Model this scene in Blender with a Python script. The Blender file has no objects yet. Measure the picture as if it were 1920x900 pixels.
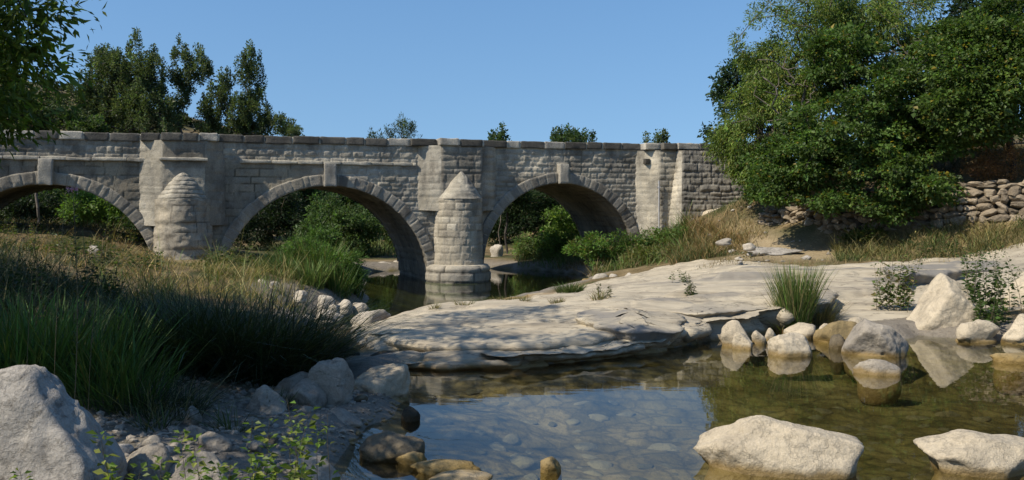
import bpy, bmesh, math, random
import numpy as np

scene = bpy.context.scene
COL = scene.collection
R = math.radians

# ------------------------------------------------------------------ camera, sky, sun, exposure
F, CX, HY, EYE = 1663.0, 960.0, 390.0, 2.58        # pixels of focal length, horizon row, eye height above the pool
cam_d = bpy.data.cameras.new('camera'); cam = bpy.data.objects.new('camera', cam_d); COL.objects.link(cam)
cam.location = (0, 0, EYE); cam.rotation_euler = (R(90), 0, 0)
cam_d.sensor_width = 36; cam_d.lens = 36 * F / 1920; cam_d.shift_y = -60 / 1920
cam_d.clip_start = 0.1; cam_d.clip_end = 3000
scene.camera = cam

SUN_EL, SUN_LEFT = 47.0, 59.0                       # elevation; degrees to the left of straight behind the camera
sd = (-math.sin(R(SUN_LEFT)), -math.cos(R(SUN_LEFT)))
world = bpy.data.worlds.new('World'); scene.world = world; world.use_nodes = True
wn, wl = world.node_tree.nodes, world.node_tree.links
sky = wn.new('ShaderNodeTexSky'); sky.sky_type = 'NISHITA'; sky.sun_disc = False
sky.sun_elevation = R(SUN_EL); sky.sun_rotation = math.atan2(sd[0], sd[1])
sky.air_density = 1.3; sky.dust_density = 0.5; sky.ozone_density = 1.0; sky.altitude = 300
wn['Background'].inputs['Strength'].default_value = 0.096
hs = wn.new('ShaderNodeHueSaturation'); hs.inputs['Saturation'].default_value = 1.3; hs.inputs['Hue'].default_value = .505
tc = wn.new('ShaderNodeTexCoord'); smp = wn.new('ShaderNodeMapping'); snm = wn.new('ShaderNodeVectorMath'); snm.operation = 'NORMALIZE'
smp.inputs['Location'].default_value = (0, 0, .2); smp.inputs['Scale'].default_value = (1, 1, .6)   # a flatter gradient towards the horizon
wl.new(tc.outputs['Generated'], smp.inputs[0]); wl.new(smp.outputs[0], snm.inputs[0]); wl.new(snm.outputs[0], sky.inputs[0])
wl.new(sky.outputs[0], hs.inputs['Color']); wl.new(hs.outputs[0], wn['Background'].inputs['Color'])
sun_d = bpy.data.lights.new('sun', 'SUN'); sun = bpy.data.objects.new('sun', sun_d); COL.objects.link(sun)
sun_d.energy = 3.9; sun_d.angle = R(0.53); sun_d.color = (1.0, 0.91, 0.77)
sun.rotation_euler = (R(90 - SUN_EL), 0, math.atan2(sd[0], -sd[1]))
sun.location = (-30, -12, 40)
scene.view_settings.view_transform = 'Standard'; scene.view_settings.look = 'None'
scene.view_settings.exposure = 0.64; scene.view_settings.gamma = 1.0
scene.view_settings.use_curve_mapping = False
scene.cycles.max_bounces = 8; scene.cycles.transparent_max_bounces = 16
scene.cycles.diffuse_bounces = 3; scene.cycles.glossy_bounces = 3; scene.cycles.transmission_bounces = 3
scene.cycles.caustics_reflective = False; scene.cycles.caustics_refractive = False
scene.cycles.sample_clamp_indirect = 6

# ------------------------------------------------------------------ helpers
def at(px, py, z=0.0):
    Y = (EYE - z) * F / (py - HY); return np.array(((px - CX) / F * Y, Y, z))
def atY(px, py, Y):
    return np.array(((px - CX) / F * Y, Y, EYE - (py - HY) / F * Y))
def xy(px, Y):
    return (px - CX) / F * Y

def vnoise(p, seed=0):
    p = np.asarray(p, dtype=np.float64)
    i = np.floor(p).astype(np.int64); f = p - i; f = f * f * f * (f * (f * 6 - 15) + 10)
    def h(dx, dy, dz):
        n = ((i[:, 0] + dx) * 73856093) ^ ((i[:, 1] + dy) * 19349663) ^ ((i[:, 2] + dz) * 83492791) ^ (seed * 2654435761)
        n &= 0xFFFFFFFF; n = ((n ^ (n >> 15)) * 2246822519) & 0xFFFFFFFF; n = ((n ^ (n >> 13)) * 3266489917) & 0xFFFFFFFF; n ^= n >> 16
        return n / 2147483647.5 - 1.0
    x, y, z = f[:, 0], f[:, 1], f[:, 2]
    a = h(0,0,0)*(1-x)+h(1,0,0)*x; b = h(0,1,0)*(1-x)+h(1,1,0)*x
    c = h(0,0,1)*(1-x)+h(1,0,1)*x; d = h(0,1,1)*(1-x)+h(1,1,1)*x
    return (a*(1-y)+b*y)*(1-z)+(c*(1-y)+d*y)*z
def fbm(p, seed=0, octv=4, gain=0.5):
    s = 0; a = 1; t = 0; p = np.asarray(p, float)
    for k in range(octv):
        s = s + a * vnoise(p * 2.03**k + 17.3 * k, seed + k); t += a; a *= gain
    return s / t
def sstep(a, b, x):
    t = np.clip((x - a) / (b - a), 0, 1); return t * t * (3 - 2 * t)

def mesh_obj(name, V, faces, mat=None, parent=None, cols=None, smooth=False):
    """V (n,3); faces = list of (k,3) / (k,4) int arrays."""
    V = np.asarray(V, dtype=np.float32)
    faces = [np.asarray(f, dtype=np.int32) for f in faces if len(f)]
    me = bpy.data.meshes.new(name)
    me.vertices.add(len(V)); me.vertices.foreach_set('co', V.ravel())
    nl = sum(f.size for f in faces); npoly = sum(len(f) for f in faces)
    me.loops.add(nl); me.polygons.add(npoly)
    me.loops.foreach_set('vertex_index', np.concatenate([f.ravel() for f in faces]))
    tot = np.concatenate([np.full(len(f), f.shape[1], dtype=np.int32) for f in faces])
    start = np.concatenate([[0], np.cumsum(tot)[:-1]]).astype(np.int32)
    me.polygons.foreach_set('loop_start', start)
    try: me.polygons.foreach_set('loop_total', tot)
    except Exception: pass
    me.polygons.foreach_set('use_smooth', np.full(npoly, bool(smooth)))
    me.update(calc_edges=True); me.validate()
    if cols is not None:
        c = np.ones((len(V), 4), dtype=np.float32); c[:, :3] = cols
        at_ = me.attributes.new('Col', 'FLOAT_COLOR', 'POINT'); at_.data.foreach_set('color', c.ravel())
    if mat: me.materials.append(mat)
    o = bpy.data.objects.new(name, me); COL.objects.link(o)
    if parent: o.parent = parent
    return o
def empty(name, loc=(0, 0, 0)):
    o = bpy.data.objects.new(name, None); COL.objects.link(o); o.location = loc; o.empty_display_size = .3; return o
def tag(o, label=None, cat=None, group=None, kind=None):
    if label: o['label'] = label
    if cat: o['category'] = cat
    if group: o['group'] = group
    if kind: o['kind'] = kind
    return o
class Bag:
    """collects vertices, faces and colours for one mesh"""
    def __init__(s): s.v = []; s.q = []; s.t = []; s.c = []; s.n = 0
    def add(s, V, Q=None, T=None, c=None):
        V = np.asarray(V, float).reshape(-1, 3)
        s.v.append(V)
        if Q is not None and len(Q): s.q.append(np.asarray(Q) + s.n)
        if T is not None and len(T): s.t.append(np.asarray(T) + s.n)
        cc = np.ones((len(V), 3)) * (1 if c is None else np.asarray(c)); s.c.append(cc); s.n += len(V)
    def build(s, name, mat, parent=None, smooth=False, origin=None):
        V = np.concatenate(s.v)
        if origin is not None: V = V - np.asarray(origin)
        fs = []
        if s.q: fs.append(np.concatenate(s.q))
        if s.t: fs.append(np.concatenate(s.t))
        o = mesh_obj(name, V, fs, mat, parent, np.concatenate(s.c), smooth)
        if origin is not None and parent is None: o.location = origin
        return o
def grid_faces(nu, nv):
    i = np.arange(nu - 1)[:, None] * nv + np.arange(nv - 1)[None, :]
    i = i.ravel(); return np.stack([i, i + nv, i + nv + 1, i + 1], 1)

# ------------------------------------------------------------------ materials
def newmat(name):
    m = bpy.data.materials.new(name); m.use_nodes = True
    n, l = m.node_tree.nodes, m.node_tree.links
    return m, n, l, n['Principled BSDF']
def nz(n, l, scale, detail=6, rough=.6, coord=None, kind='ShaderNodeTexNoise'):
    t = n.new(kind); t.inputs['Scale'].default_value = scale
    if 'Detail' in t.inputs: t.inputs['Detail'].default_value = detail
    if 'Roughness' in t.inputs: t.inputs['Roughness'].default_value = rough
    if coord is not None: l.new(coord, t.inputs['Vector'])
    return t
def ramp(n, l, src, stops):
    r = n.new('ShaderNodeValToRGB'); e = r.color_ramp.elements
    e[0].position, e[0].color = stops[0][0], (*stops[0][1], 1)
    e[1].position, e[1].color = stops[-1][0], (*stops[-1][1], 1)
    for p, c in stops[1:-1]:
        k = e.new(p); k.color = (*c, 1)
    l.new(src, r.inputs[0]); return r
def mixc(n, l, a, b, f, mode='MIX'):
    m = n.new('ShaderNodeMix'); m.data_type = 'RGBA'; m.blend_type = mode
    for s, v in ((6, a), (7, b)):
        if isinstance(v, tuple): m.inputs[s].default_value = (*v, 1)
        else: l.new(v, m.inputs[s])
    if isinstance(f, (int, float)): m.inputs[0].default_value = f
    else: l.new(f, m.inputs[0])
    return m.outputs[2]
def math_(n, l, op, a, b=None, c=None):
    m = n.new('ShaderNodeMath'); m.operation = op
    for i, v in enumerate((a, b, c)):
        if v is None: continue
        if isinstance(v, (int, float)): m.inputs[i].default_value = v
        else: l.new(v, m.inputs[i])
    return m.outputs[0]
def bump(n, l, bsdf, h, strength=.5, dist=.02):
    b = n.new('ShaderNodeBump'); b.inputs['Strength'].default_value = strength; b.inputs['Distance'].default_value = dist
    l.new(h, b.inputs['Height']); l.new(b.outputs[0], bsdf.inputs['Normal']); return b
def worldpos(n):
    return n.new('ShaderNodeNewGeometry').outputs['Position']

def mat_rock(name, c1, c2, dark, lichen=.25, tide=True, ochre=(.20, .13, .035), percol=False):
    m, n, l, b = newmat(name); P = worldpos(n)
    a = nz(n, l, 1.7, 8, .65, P); col = ramp(n, l, a.outputs[0], [(.3, c2), (.55, c1), (.75, tuple(min(1, x * 1.12) for x in c1))]).outputs[0]
    s = nz(n, l, 9, 9, .7, P); sp = ramp(n, l, s.outputs[0], [(.52, (0, 0, 0)), (.66, (1, 1, 1))]).outputs[0]
    col = mixc(n, l, col, dark, math_(n, l, 'MULTIPLY', sp, lichen))
    f = nz(n, l, 60, 4, .7, P); fr = ramp(n, l, f.outputs[0], [(.3, (.75, .74, .72)), (.62, (1.05, 1.05, 1.05))]).outputs[0]
    col = mixc(n, l, col, fr, .8, 'MULTIPLY')
    pv = nz(n, l, 11, 2, .5, P, 'ShaderNodeTexVoronoi'); pd = n.new('ShaderNodeMapRange'); pd.inputs['From Min'].default_value = .22; pd.inputs['From Max'].default_value = .06; l.new(pv.outputs['Distance'], pd.inputs['Value'])
    pm = nz(n, l, 2.3, 4, .6, P); pq = n.new('ShaderNodeMapRange'); pq.inputs['From Min'].default_value = .5; pq.inputs['From Max'].default_value = .62; l.new(pm.outputs[0], pq.inputs['Value'])
    pits = math_(n, l, 'MULTIPLY', pd.outputs[0], pq.outputs[0]); col = mixc(n, l, col, dark, math_(n, l, 'MULTIPLY', pits, .6))
    vn = nz(n, l, 2.0, 8, .65, P); va = math_(n, l, 'ABSOLUTE', math_(n, l, 'SUBTRACT', vn.outputs[0], .5)); vr = n.new('ShaderNodeMapRange'); vr.inputs['From Min'].default_value = .012; vr.inputs['From Max'].default_value = .003; l.new(va, vr.inputs['Value'])
    col = mixc(n, l, col, dark, math_(n, l, 'MULTIPLY', vr.outputs[0], .12))
    if percol:
        ac = n.new('ShaderNodeAttribute'); ac.attribute_name = 'Col'; col = mixc(n, l, col, ac.outputs['Color'], 1, 'MULTIPLY')
    if tide:
        sx = n.new('ShaderNodeSeparateXYZ'); l.new(P, sx.inputs[0])
        w = nz(n, l, 4, 5, .6, P)
        zz = math_(n, l, 'ADD', sx.outputs[2], math_(n, l, 'MULTIPLY', math_(n, l, 'SUBTRACT', w.outputs[0], .5), .16))
        mr = n.new('ShaderNodeMapRange'); mr.inputs['From Min'].default_value = .11; mr.inputs['From Max'].default_value = .03
        l.new(zz, mr.inputs['Value'])
        mr2 = n.new('ShaderNodeMapRange'); mr2.inputs['From Min'].default_value = -.85; mr2.inputs['From Max'].default_value = -.7
        l.new(zz, mr2.inputs['Value'])
        col = mixc(n, l, col, ochre, math_(n, l, 'MULTIPLY', mr.outputs[0], .85))
        wet = n.new('ShaderNodeMapRange'); wet.inputs['From Min'].default_value = .05; wet.inputs['From Max'].default_value = .0
        wet.inputs['To Min'].default_value = .9; wet.inputs['To Max'].default_value = .35
        l.new(zz, wet.inputs['Value']); l.new(wet.outputs[0], b.inputs['Roughness'])
    else:
        b.inputs['Roughness'].default_value = .9
    l.new(col, b.inputs['Base Color']); b.inputs['Specular IOR Level'].default_value = .25
    h1 = nz(n, l, 14, 10, .7, P); vo = nz(n, l, 7, 2, .5, P, 'ShaderNodeTexVoronoi')
    hh = math_(n, l, 'ADD', h1.outputs[0], math_(n, l, 'MULTIPLY', vo.outputs[0], .25))
    hh = math_(n, l, 'SUBTRACT', hh, math_(n, l, 'MULTIPLY', math_(n, l, 'ADD', pits, math_(n, l, 'MULTIPLY', vr.outputs[0], .3)), .5))
    bump(n, l, b, hh, .8, .04)
    return m
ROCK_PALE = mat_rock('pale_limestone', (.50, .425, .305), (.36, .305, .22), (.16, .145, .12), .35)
ROCK_DRY = mat_rock('dry_white_limestone', (.46, .41, .33), (.34, .30, .235), (.15, .14, .12), .4, tide=False)
ROCK_LICHEN = mat_rock('lichen_limestone', (.36, .33, .285), (.24, .22, .19), (.09, .08, .065), .7)
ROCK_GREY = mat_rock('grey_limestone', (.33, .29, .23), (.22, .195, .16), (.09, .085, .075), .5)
ROCK_WET = mat_rock('brown_wet_stone', (.16, .13, .085), (.09, .075, .05), (.04, .035, .03), .6, ochre=(.085, .06, .022))
ROCK_DARK = mat_rock('dark_mossy_stone', (.05, .045, .032), (.03, .028, .02), (.015, .015, .01), .6, ochre=(.05, .035, .015))
ROCK_OCHRE = mat_rock('ochre_stone', (.27, .20, .095), (.17, .13, .06), (.09, .075, .04), .5)
BED_STONE = mat_rock('bed_stone', (.22, .185, .105), (.14, .12, .065), (.07, .065, .035), .5, tide=False)
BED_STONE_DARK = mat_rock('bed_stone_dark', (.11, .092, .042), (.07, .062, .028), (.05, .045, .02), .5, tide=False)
ROCK_WALL = mat_rock('dry_wall_stone', (.30, .25, .185), (.17, .145, .11), (.07, .06, .05), .5, tide=False, percol=True)

def mat_leaf(name, trans=.35, rough=.5, gain=1.25):
    m, n, l, b = newmat(name)
    a = n.new('ShaderNodeAttribute'); a.attribute_name = 'Col'
    l.new(a.outputs['Color'], b.inputs['Base Color']); b.inputs['Roughness'].default_value = rough
    b.inputs['Specular IOR Level'].default_value = .3
    t = n.new('ShaderNodeBsdfTranslucent')
    c = mixc(n, l, a.outputs['Color'], (gain, gain * 1.05, gain * .55), 1.0, 'MULTIPLY'); l.new(c, t.inputs['Color'])
    mx = n.new('ShaderNodeMixShader'); mx.inputs[0].default_value = trans
    l.new(b.outputs[0], mx.inputs[1]); l.new(t.outputs[0], mx.inputs[2]); l.new(mx.outputs[0], n['Material Output'].inputs['Surface'])
    return m
LEAF = mat_leaf('leaf', .45); BLADE = mat_leaf('grass_blade', .25, .6)
def mat_bark(name, c1, c2):
    m, n, l, b = newmat(name); P = worldpos(n)
    a = nz(n, l, 6, 8, .7, P); r = ramp(n, l, a.outputs[0], [(.3, c2), (.7, c1)]); l.new(r.outputs[0], b.inputs['Base Color'])
    b.inputs['Roughness'].default_value = .95; w = nz(n, l, 25, 8, .7, P); bump(n, l, b, w.outputs[0], .8, .02); return m
BARK = mat_bark('grey_bark', (.16, .135, .105), (.06, .05, .04)); BARK_DARK = mat_bark('dark_bark', (.06, .05, .04), (.025, .022, .018))
STEM = mat_bark('brown_stem', (.13, .10, .055), (.07, .06, .03))

def mat_masonry():
    m, n, l, b = newmat('bridge_stone'); P = worldpos(n)
    a = n.new('ShaderNodeAttribute'); a.attribute_name = 'Col'; col = a.outputs['Color']
    mp = n.new('ShaderNodeMapping'); mp.inputs['Scale'].default_value = (1.3, 1.3, .55); l.new(P, mp.inputs['Vector'])
    s = nz(n, l, 1.1, 8, .7, mp.outputs[0]); r = ramp(n, l, s.outputs[0], [(.34, (.52, .51, .50)), (.48, (.9, .9, .89)), (.56, (1.05, 1.04, 1.0)), (.7, (1.35, 1.3, 1.2))]); col = mixc(n, l, col, r.outputs[0], .95, 'MULTIPLY')
    f = nz(n, l, 22, 8, .75, P); r2 = ramp(n, l, f.outputs[0], [(.32, (.68, .68, .67)), (.55, (1.06, 1.05, 1.03)), (.72, (1.3, 1.28, 1.22))]); col = mixc(n, l, col, r2.outputs[0], .85, 'MULTIPLY')
    l.new(col, b.inputs['Base Color']); b.inputs['Roughness'].default_value = .95; b.inputs['Specular IOR Level'].default_value = .15
    h = nz(n, l, 16, 10, .75, P); bump(n, l, b, h.outputs[0], .7, .05); return m
MASON = mat_masonry()

def mat_ground():
    m, n, l, b = newmat('ground_cover'); P = worldpos(n)
    a = n.new('ShaderNodeAttribute'); a.attribute_name = 'Col'
    sp = n.new('ShaderNodeSeparateColor'); l.new(a.outputs['Color'], sp.inputs[0])
    g1 = nz(n, l, .8, 8, .7, P)
    soil = ramp(n, l, g1.outputs[0], [(.3, (.07, .06, .03)), (.48, (.17, .125, .06)), (.6, (.26, .195, .105)), (.75, (.10, .10, .035))]).outputs[0]
    g2 = nz(n, l, 18, 8, .75, P)
    soil = mixc(n, l, soil, ramp(n, l, g2.outputs[0], [(.3, (.5, .5, .5)), (.65, (1.15, 1.15, 1.15))]).outputs[0], 1, 'MULTIPLY')
    green = ramp(n, l, g2.outputs[0], [(.3, (.02, .024, .008)), (.7, (.08, .085, .03))]).outputs[0]
    v = nz(n, l, 9, 2, .5, P, 'ShaderNodeTexVoronoi'); v2 = nz(n, l, 23, 2, .5, P, 'ShaderNodeTexVoronoi')
    grav = mixc(n, l, ramp(n, l, v.outputs['Color'], [(.2, (.10, .088, .068)), (.8, (.21, .185, .145))]).outputs[0], ramp(n, l, v2.outputs['Color'], [(.2, (.08, .07, .055)), (.8, (.22, .19, .15))]).outputs[0], .5)
    path = ramp(n, l, g2.outputs[0], [(.3, (.17, .13, .075)), (.5, (.30, .235, .14)), (.7, (.40, .33, .22))]).outputs[0]
    col = mixc(n, l, soil, green, sp.outputs[1]); col = mixc(n, l, col, grav, sp.outputs[0])
    col = mixc(n, l, col, path, sp.outputs[2])
    # stones and silt of the pool and river bed, deep-water darkness painted in
    sx = n.new('ShaderNodeSeparateXYZ'); l.new(P, sx.inputs[0])
    bed1 = nz(n, l, 1.1, 8, .6, P); bv = nz(n, l, 3.2, 2, .5, P, 'ShaderNodeTexVoronoi')
    bed = ramp(n, l, bed1.outputs[0], [(.3, (.07, .058, .02)), (.46, (.15, .12, .05)), (.6, (.24, .195, .10)), (.8, (.33, .28, .175))]).outputs[0]
    dn = nz(n, l, 2.5, 4, .6, P); dv = n.new('ShaderNodeVectorMath'); dv.operation = 'ADD'; l.new(P, dv.inputs[0]); dsc = n.new('ShaderNodeVectorMath'); dsc.operation = 'SCALE'; dsc.inputs['Scale'].default_value = .35; l.new(dn.outputs['Color'], dsc.inputs[0]); l.new(dsc.outputs[0], dv.inputs[1])
    be = nz(n, l, 2.6, 2, .5, dv.outputs[0], 'ShaderNodeTexVoronoi'); be.feature = 'DISTANCE_TO_EDGE'; bv = nz(n, l, 2.6, 2, .5, dv.outputs[0], 'ShaderNodeTexVoronoi')
    bed = mixc(n, l, bed, ramp(n, l, bv.outputs['Color'], [(.1, (.55, .55, .5)), (.9, (1.3, 1.22, 1.1))]).outputs[0], .8, 'MULTIPLY')
    bed = mixc(n, l, bed, ramp(n, l, be.outputs['Distance'], [(.0, (.3, .3, .25)), (.09, (1, 1, 1))]).outputs[0], .75, 'MULTIPLY')
    wd = n.new('ShaderNodeAttribute'); wd.attribute_name = 'DeepShade'; bed = mixc(n, l, bed, (.52, .54, .38), wd.outputs['Fac'], 'MULTIPLY')  # darkness of deeper water painted into the bed colour
    at2 = n.new('ShaderNodeAttribute'); at2.attribute_name = 'Bed'
    col = mixc(n, l, col, bed, at2.outputs['Fac'])
    l.new(col, b.inputs['Base Color']); b.inputs['Roughness'].default_value = .95; b.inputs['Specular IOR Level'].default_value = .15
    hh = math_(n, l, 'ADD', g2.outputs[0], math_(n, l, 'MULTIPLY', v.outputs[0], -.4)); bump(n, l, b, hh, .8, .05)
    return m
GROUND = mat_ground()
def mat_ledge():
    m, n, l, b = newmat('ledge_limestone'); P = worldpos(n)
    mp = n.new('ShaderNodeMapping'); mp.inputs['Scale'].default_value = (.45, 1.5, 5); mp.inputs['Rotation'].default_value = (0, 0, R(18)); l.new(P, mp.inputs['Vector'])
    a = nz(n, l, .9, 9, .65, mp.outputs[0])
    col = ramp(n, l, a.outputs[0], [(.3, (.20, .172, .125)), (.43, (.33, .282, .205)), (.56, (.44, .38, .275)), (.72, (.31, .272, .205))]).outputs[0]
    s = nz(n, l, 5, 9, .75, mp.outputs[0]); sp = ramp(n, l, s.outputs[0], [(.56, (0, 0, 0)), (.7, (1, 1, 1))]).outputs[0]
    col = mixc(n, l, col, (.16, .15, .13), math_(n, l, 'MULTIPLY', sp, .45))
    at_ = n.new('ShaderNodeAttribute'); at_.attribute_name = 'Col'; sc = n.new('ShaderNodeSeparateColor'); l.new(at_.outputs['Color'], sc.inputs[0])
    ck = nz(n, l, 1.3, 7, .6, mp.outputs[0]); cd = math_(n, l, 'ABSOLUTE', math_(n, l, 'SUBTRACT', ck.outputs[0], .5))
    cr = n.new('ShaderNodeMapRange'); cr.inputs['From Min'].default_value = .014; cr.inputs['From Max'].default_value = .004; l.new(cd, cr.inputs['Value'])
    pt = nz(n, l, .35, 4, .6, P); pr = n.new('ShaderNodeMapRange'); pr.inputs['From Min'].default_value = .38; pr.inputs['From Max'].default_value = .52; l.new(pt.outputs[0], pr.inputs['Value'])
    col = mixc(n, l, col, (.11, .095, .07), math_(n, l, 'MULTIPLY', math_(n, l, 'MULTIPLY', cr.outputs[0], pr.outputs[0]), .75))
    col = mixc(n, l, col, (.20, .185, .16), sc.outputs[1])           # grey weathered crust
    sx = n.new('ShaderNodeSeparateXYZ'); l.new(P, sx.inputs[0]); w = nz(n, l, 2.5, 6, .6, P)
    zz = math_(n, l, 'ADD', sx.outputs[2], math_(n, l, 'MULTIPLY', math_(n, l, 'SUBTRACT', w.outputs[0], .5), .22))
    mr = n.new('ShaderNodeMapRange'); mr.inputs['From Min'].default_value = .13; mr.inputs['From Max'].default_value = .03; l.new(zz, mr.inputs['Value'])
    col = mixc(n, l, col, (.20, .125, .04), math_(n, l, 'MULTIPLY', mr.outputs[0], .85))
    l.new(col, b.inputs['Base Color']); b.inputs['Roughness'].default_value = .88; b.inputs['Specular IOR Level'].default_value = .2
    h = nz(n, l, 4, 12, .7, mp.outputs[0]); h2 = nz(n, l, 30, 8, .7, P)
    bump(n, l, b, math_(n, l, 'ADD', h.outputs[0], math_(n, l, 'MULTIPLY', h2.outputs[0], .3)), .6, .07); return m
LEDGE = mat_ledge()
def mat_water(name, tint, scale, bstr, silt=(.16, .15, .08), murk=.025):
    m, n, l, b = newmat(name); P = worldpos(n); n.remove(b)
    tr = n.new('ShaderNodeBsdfTransparent'); tr.inputs[0].default_value = (*tint, 1)
    gl = n.new('ShaderNodeBsdfGlossy'); gl.inputs['Roughness'].default_value = .02; gl.inputs['Color'].default_value = (1, 1, 1, 1)
    fr = n.new('ShaderNodeFresnel'); fr.inputs['IOR'].default_value = 1.33
    mp = n.new('ShaderNodeMapping'); mp.inputs['Scale'].default_value = (.7, 1.6, 1); l.new(P, mp.inputs['Vector'])
    w = nz(n, l, scale, 3, .5, mp.outputs[0]); bm = n.new('ShaderNodeBump'); bm.inputs['Strength'].default_value = bstr; bm.inputs['Distance'].default_value = .02
    l.new(w.outputs[0], bm.inputs['Height']); l.new(bm.outputs[0], gl.inputs['Normal']); l.new(bm.outputs[0], fr.inputs['Normal'])
    df = n.new('ShaderNodeBsdfDiffuse'); df.inputs[0].default_value = (*silt, 1); ms = n.new('ShaderNodeMixShader'); ms.inputs[0].default_value = murk; l.new(tr.outputs[0], ms.inputs[1]); l.new(df.outputs[0], ms.inputs[2])
    mx = n.new('ShaderNodeMixShader'); l.new(fr.outputs[0], mx.inputs[0]); l.new(ms.outputs[0], mx.inputs[1]); l.new(gl.outputs[0], mx.inputs[2])
    l.new(mx.outputs[0], n['Material Output'].inputs['Surface']); return m
WATER_POOL = mat_water('pool_water', (.87, .89, .80), 1.6, .06)
WATER_RIVER = mat_water('river_water', (.55, .66, .50), 2.2, .10)
def mat_plain(name, c, rough=.6, metal=0):
    m, n, l, b = newmat(name); P = worldpos(n); a = nz(n, l, 12, 6, .6, P)
    r = ramp(n, l, a.outputs[0], [(.3, tuple(x * .75 for x in c)), (.7, c)]); l.new(r.outputs[0], b.inputs['Base Color'])
    b.inputs['Roughness'].default_value = rough; b.inputs['Metallic'].default_value = metal; return m
STEEL = mat_plain('grey_paint', (.38, .38, .38), .5)

LEDGE_LIP = mat_rock('lip_limestone', (.47, .405, .305), (.33, .285, .215), (.15, .135, .11), .4)
# ------------------------------------------------------------------ terrain
pts = []
def T(px, Y, z): pts.append((xy(px, Y), Y, z))
for a in [(700,18,.1),(850,15.6,.2),(1000,15.4,.25),(1150,16,.3),(1250,17,.35),(800,20,.25),(900,21.5,.3),(1000,20,.42),(1130,19.2,.55),(1230,19,.58),
          (1000,24,.12),(1100,27,.15),(1150,24,.42),(1250,28,.5),(1400,27,.8),(1400,21.5,.55),(1480,18.6,.2),(1600,18.3,.2),(1500,25,.75),(1700,25.5,.9),(1850,25,1.0),
          (1700,20.5,.42),(1800,19.3,.35),(1900,19.5,.4),
          (1100,36,-.1),(1150,34,.2),(1250,34,.6),(1190,38.5,.8),(1240,38.5,1.1),(1330,34,1.05),(1310,36.6,2.2),(1390,36,2.75),(1400,38,3.1),(1400,33,1.59),(1350,35,1.6),
          (1450,30,1.14),(1550,28.5,1.04),(1430,33.2,1.55),(1545,30.6,1.38),(1650,28.7,1.43),(1750,27.7,1.55),(1850,26.8,1.66),(1940,25.9,1.75),
          (1440,35.2,2.8),(1560,32.6,2.95),(1700,30.6,3.35),(1830,29.2,3.45),(1950,28,3.5),(1500,42,4.3),(1700,40,5.2),(1900,36,5),
          (340,31.5,.55),(200,30,.8),(100,30,1.1),(100,36,1.93),(250,36,1.5),(0,33,1.8),(180,28,1.0),(430,29,.85),(500,26,.6),(560,24,.35),(650,31,0),(600,28,.2),
          (450,17,.35),(300,15,.69),(430,11.2,.25),(550,13,.2),(620,15.5,.06),(300,9,.36),(450,8.5,.23),(600,11,.13),(100,11,.55),(0,14,.81),(520,20,.2),(400,22,.5),(620,20,-.1),(200,21,.8)]: T(*a)
pts += [(-10,8,1.2),(-14,15,1.8),(-20,25,2.6),(0,0,.98),(0,5,.25),(-3,5,.5),(4,4.2,.6),(8,4,.8),(14,8,1.0),(15,16,.9),(17,20,1.6),(20,26,3.2),(30,30,6),(-12,-6,1.6),(12,-6,1.6),
        (-22,45,1.2),(-12,50,-.1),(-5,50,-.1),(0,56,.3),(8,48,.7),(15,50,3.6),(-32,60,1.0),(-14,58,.2),(-16,33,1.8),(3,44,.1),(6,40,.3),(-9,41,.2),(20,42,5.2),(30,60,8),(0,80,2),
        (-110,200,31),(-68,200,19),(-30,200,6),(40,200,8),(150,200,22),(-200,100,30),(-60,80,3),(200,100,25),(60,90,5),(0,400,18),(-400,400,60),(400,400,40),(300,-200,10),(-300,-200,14),(0,-100,3),(0,700,20),(-700,0,30),(700,0,30),(0,-700,10)]
pts = np.array(pts)
_c, _s = np.array([0., 20.]), 20.
def _k(d2): return np.where(d2 > 1e-12, .5 * d2 * np.log(np.maximum(d2, 1e-12)), 0)
_P = (pts[:, :2] - _c) / _s; _n = len(_P)
_A = np.zeros((_n + 3, _n + 3)); _A[:_n, :_n] = _k(((_P[:, None] - _P[None]) ** 2).sum(-1)) + np.eye(_n) * 2e-3
_A[:_n, _n] = 1; _A[:_n, _n+1:] = _P; _A[_n, :_n] = 1; _A[_n+1:, :_n] = _P.T
_W = np.linalg.solve(_A, np.concatenate([pts[:, 2], np.zeros(3)]))
def tps(x, y):
    out = np.empty(len(x)); Q = (np.stack([x, y], 1) - _c) / _s
    for i in range(0, len(Q), 20000):
        q = Q[i:i+20000]
        out[i:i+20000] = _k(((q[:, None] - _P[None]) ** 2).sum(-1)) @ _W[:_n] + _W[_n] + q @ _W[_n+1:]
    return out
def sdf(x, y, poly):
    """signed distance, positive inside"""
    p = np.stack([x, y], 1); d = np.full(len(p), 1e9); ins = np.zeros(len(p), bool); n = len(poly)
    for i in range(n):
        a, b = np.array(poly[i][:2]), np.array(poly[(i+1) % n][:2]); e = b - a
        w = p - a; t = np.clip((w @ e) / (e @ e + 1e-12), 0, 1)
        d = np.minimum(d, np.hypot(*(w - t[:, None] * e).T))
        cond = ((a[1] > p[:, 1]) != (b[1] > p[:, 1])) & (p[:, 0] < (b[0]-a[0]) * (p[:, 1]-a[1]) / (b[1]-a[1] + 1e-15) + a[0])
        ins ^= cond
    return np.where(ins, d, -d)
RIV = -.45
POOL = [at(*p)[:2] for p in [(738,702),(770,690),(880,689),(985,685),(1110,676),(1235,658),(1300,644),(1350,632),(1460,606),(1500,618),(1560,622),(1600,630),(1700,636),(1725,630),(1790,634),(1880,640),(1960,642)]] + \
       [np.array(p) for p in [(12,17),(13,12),(10.5,7),(4,6.4),(0,6.5),(-1.6,7.4)]] + [at(*p)[:2] for p in [(612,890),(655,835),(690,800),(735,785),(752,750),(745,722)]]
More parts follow.
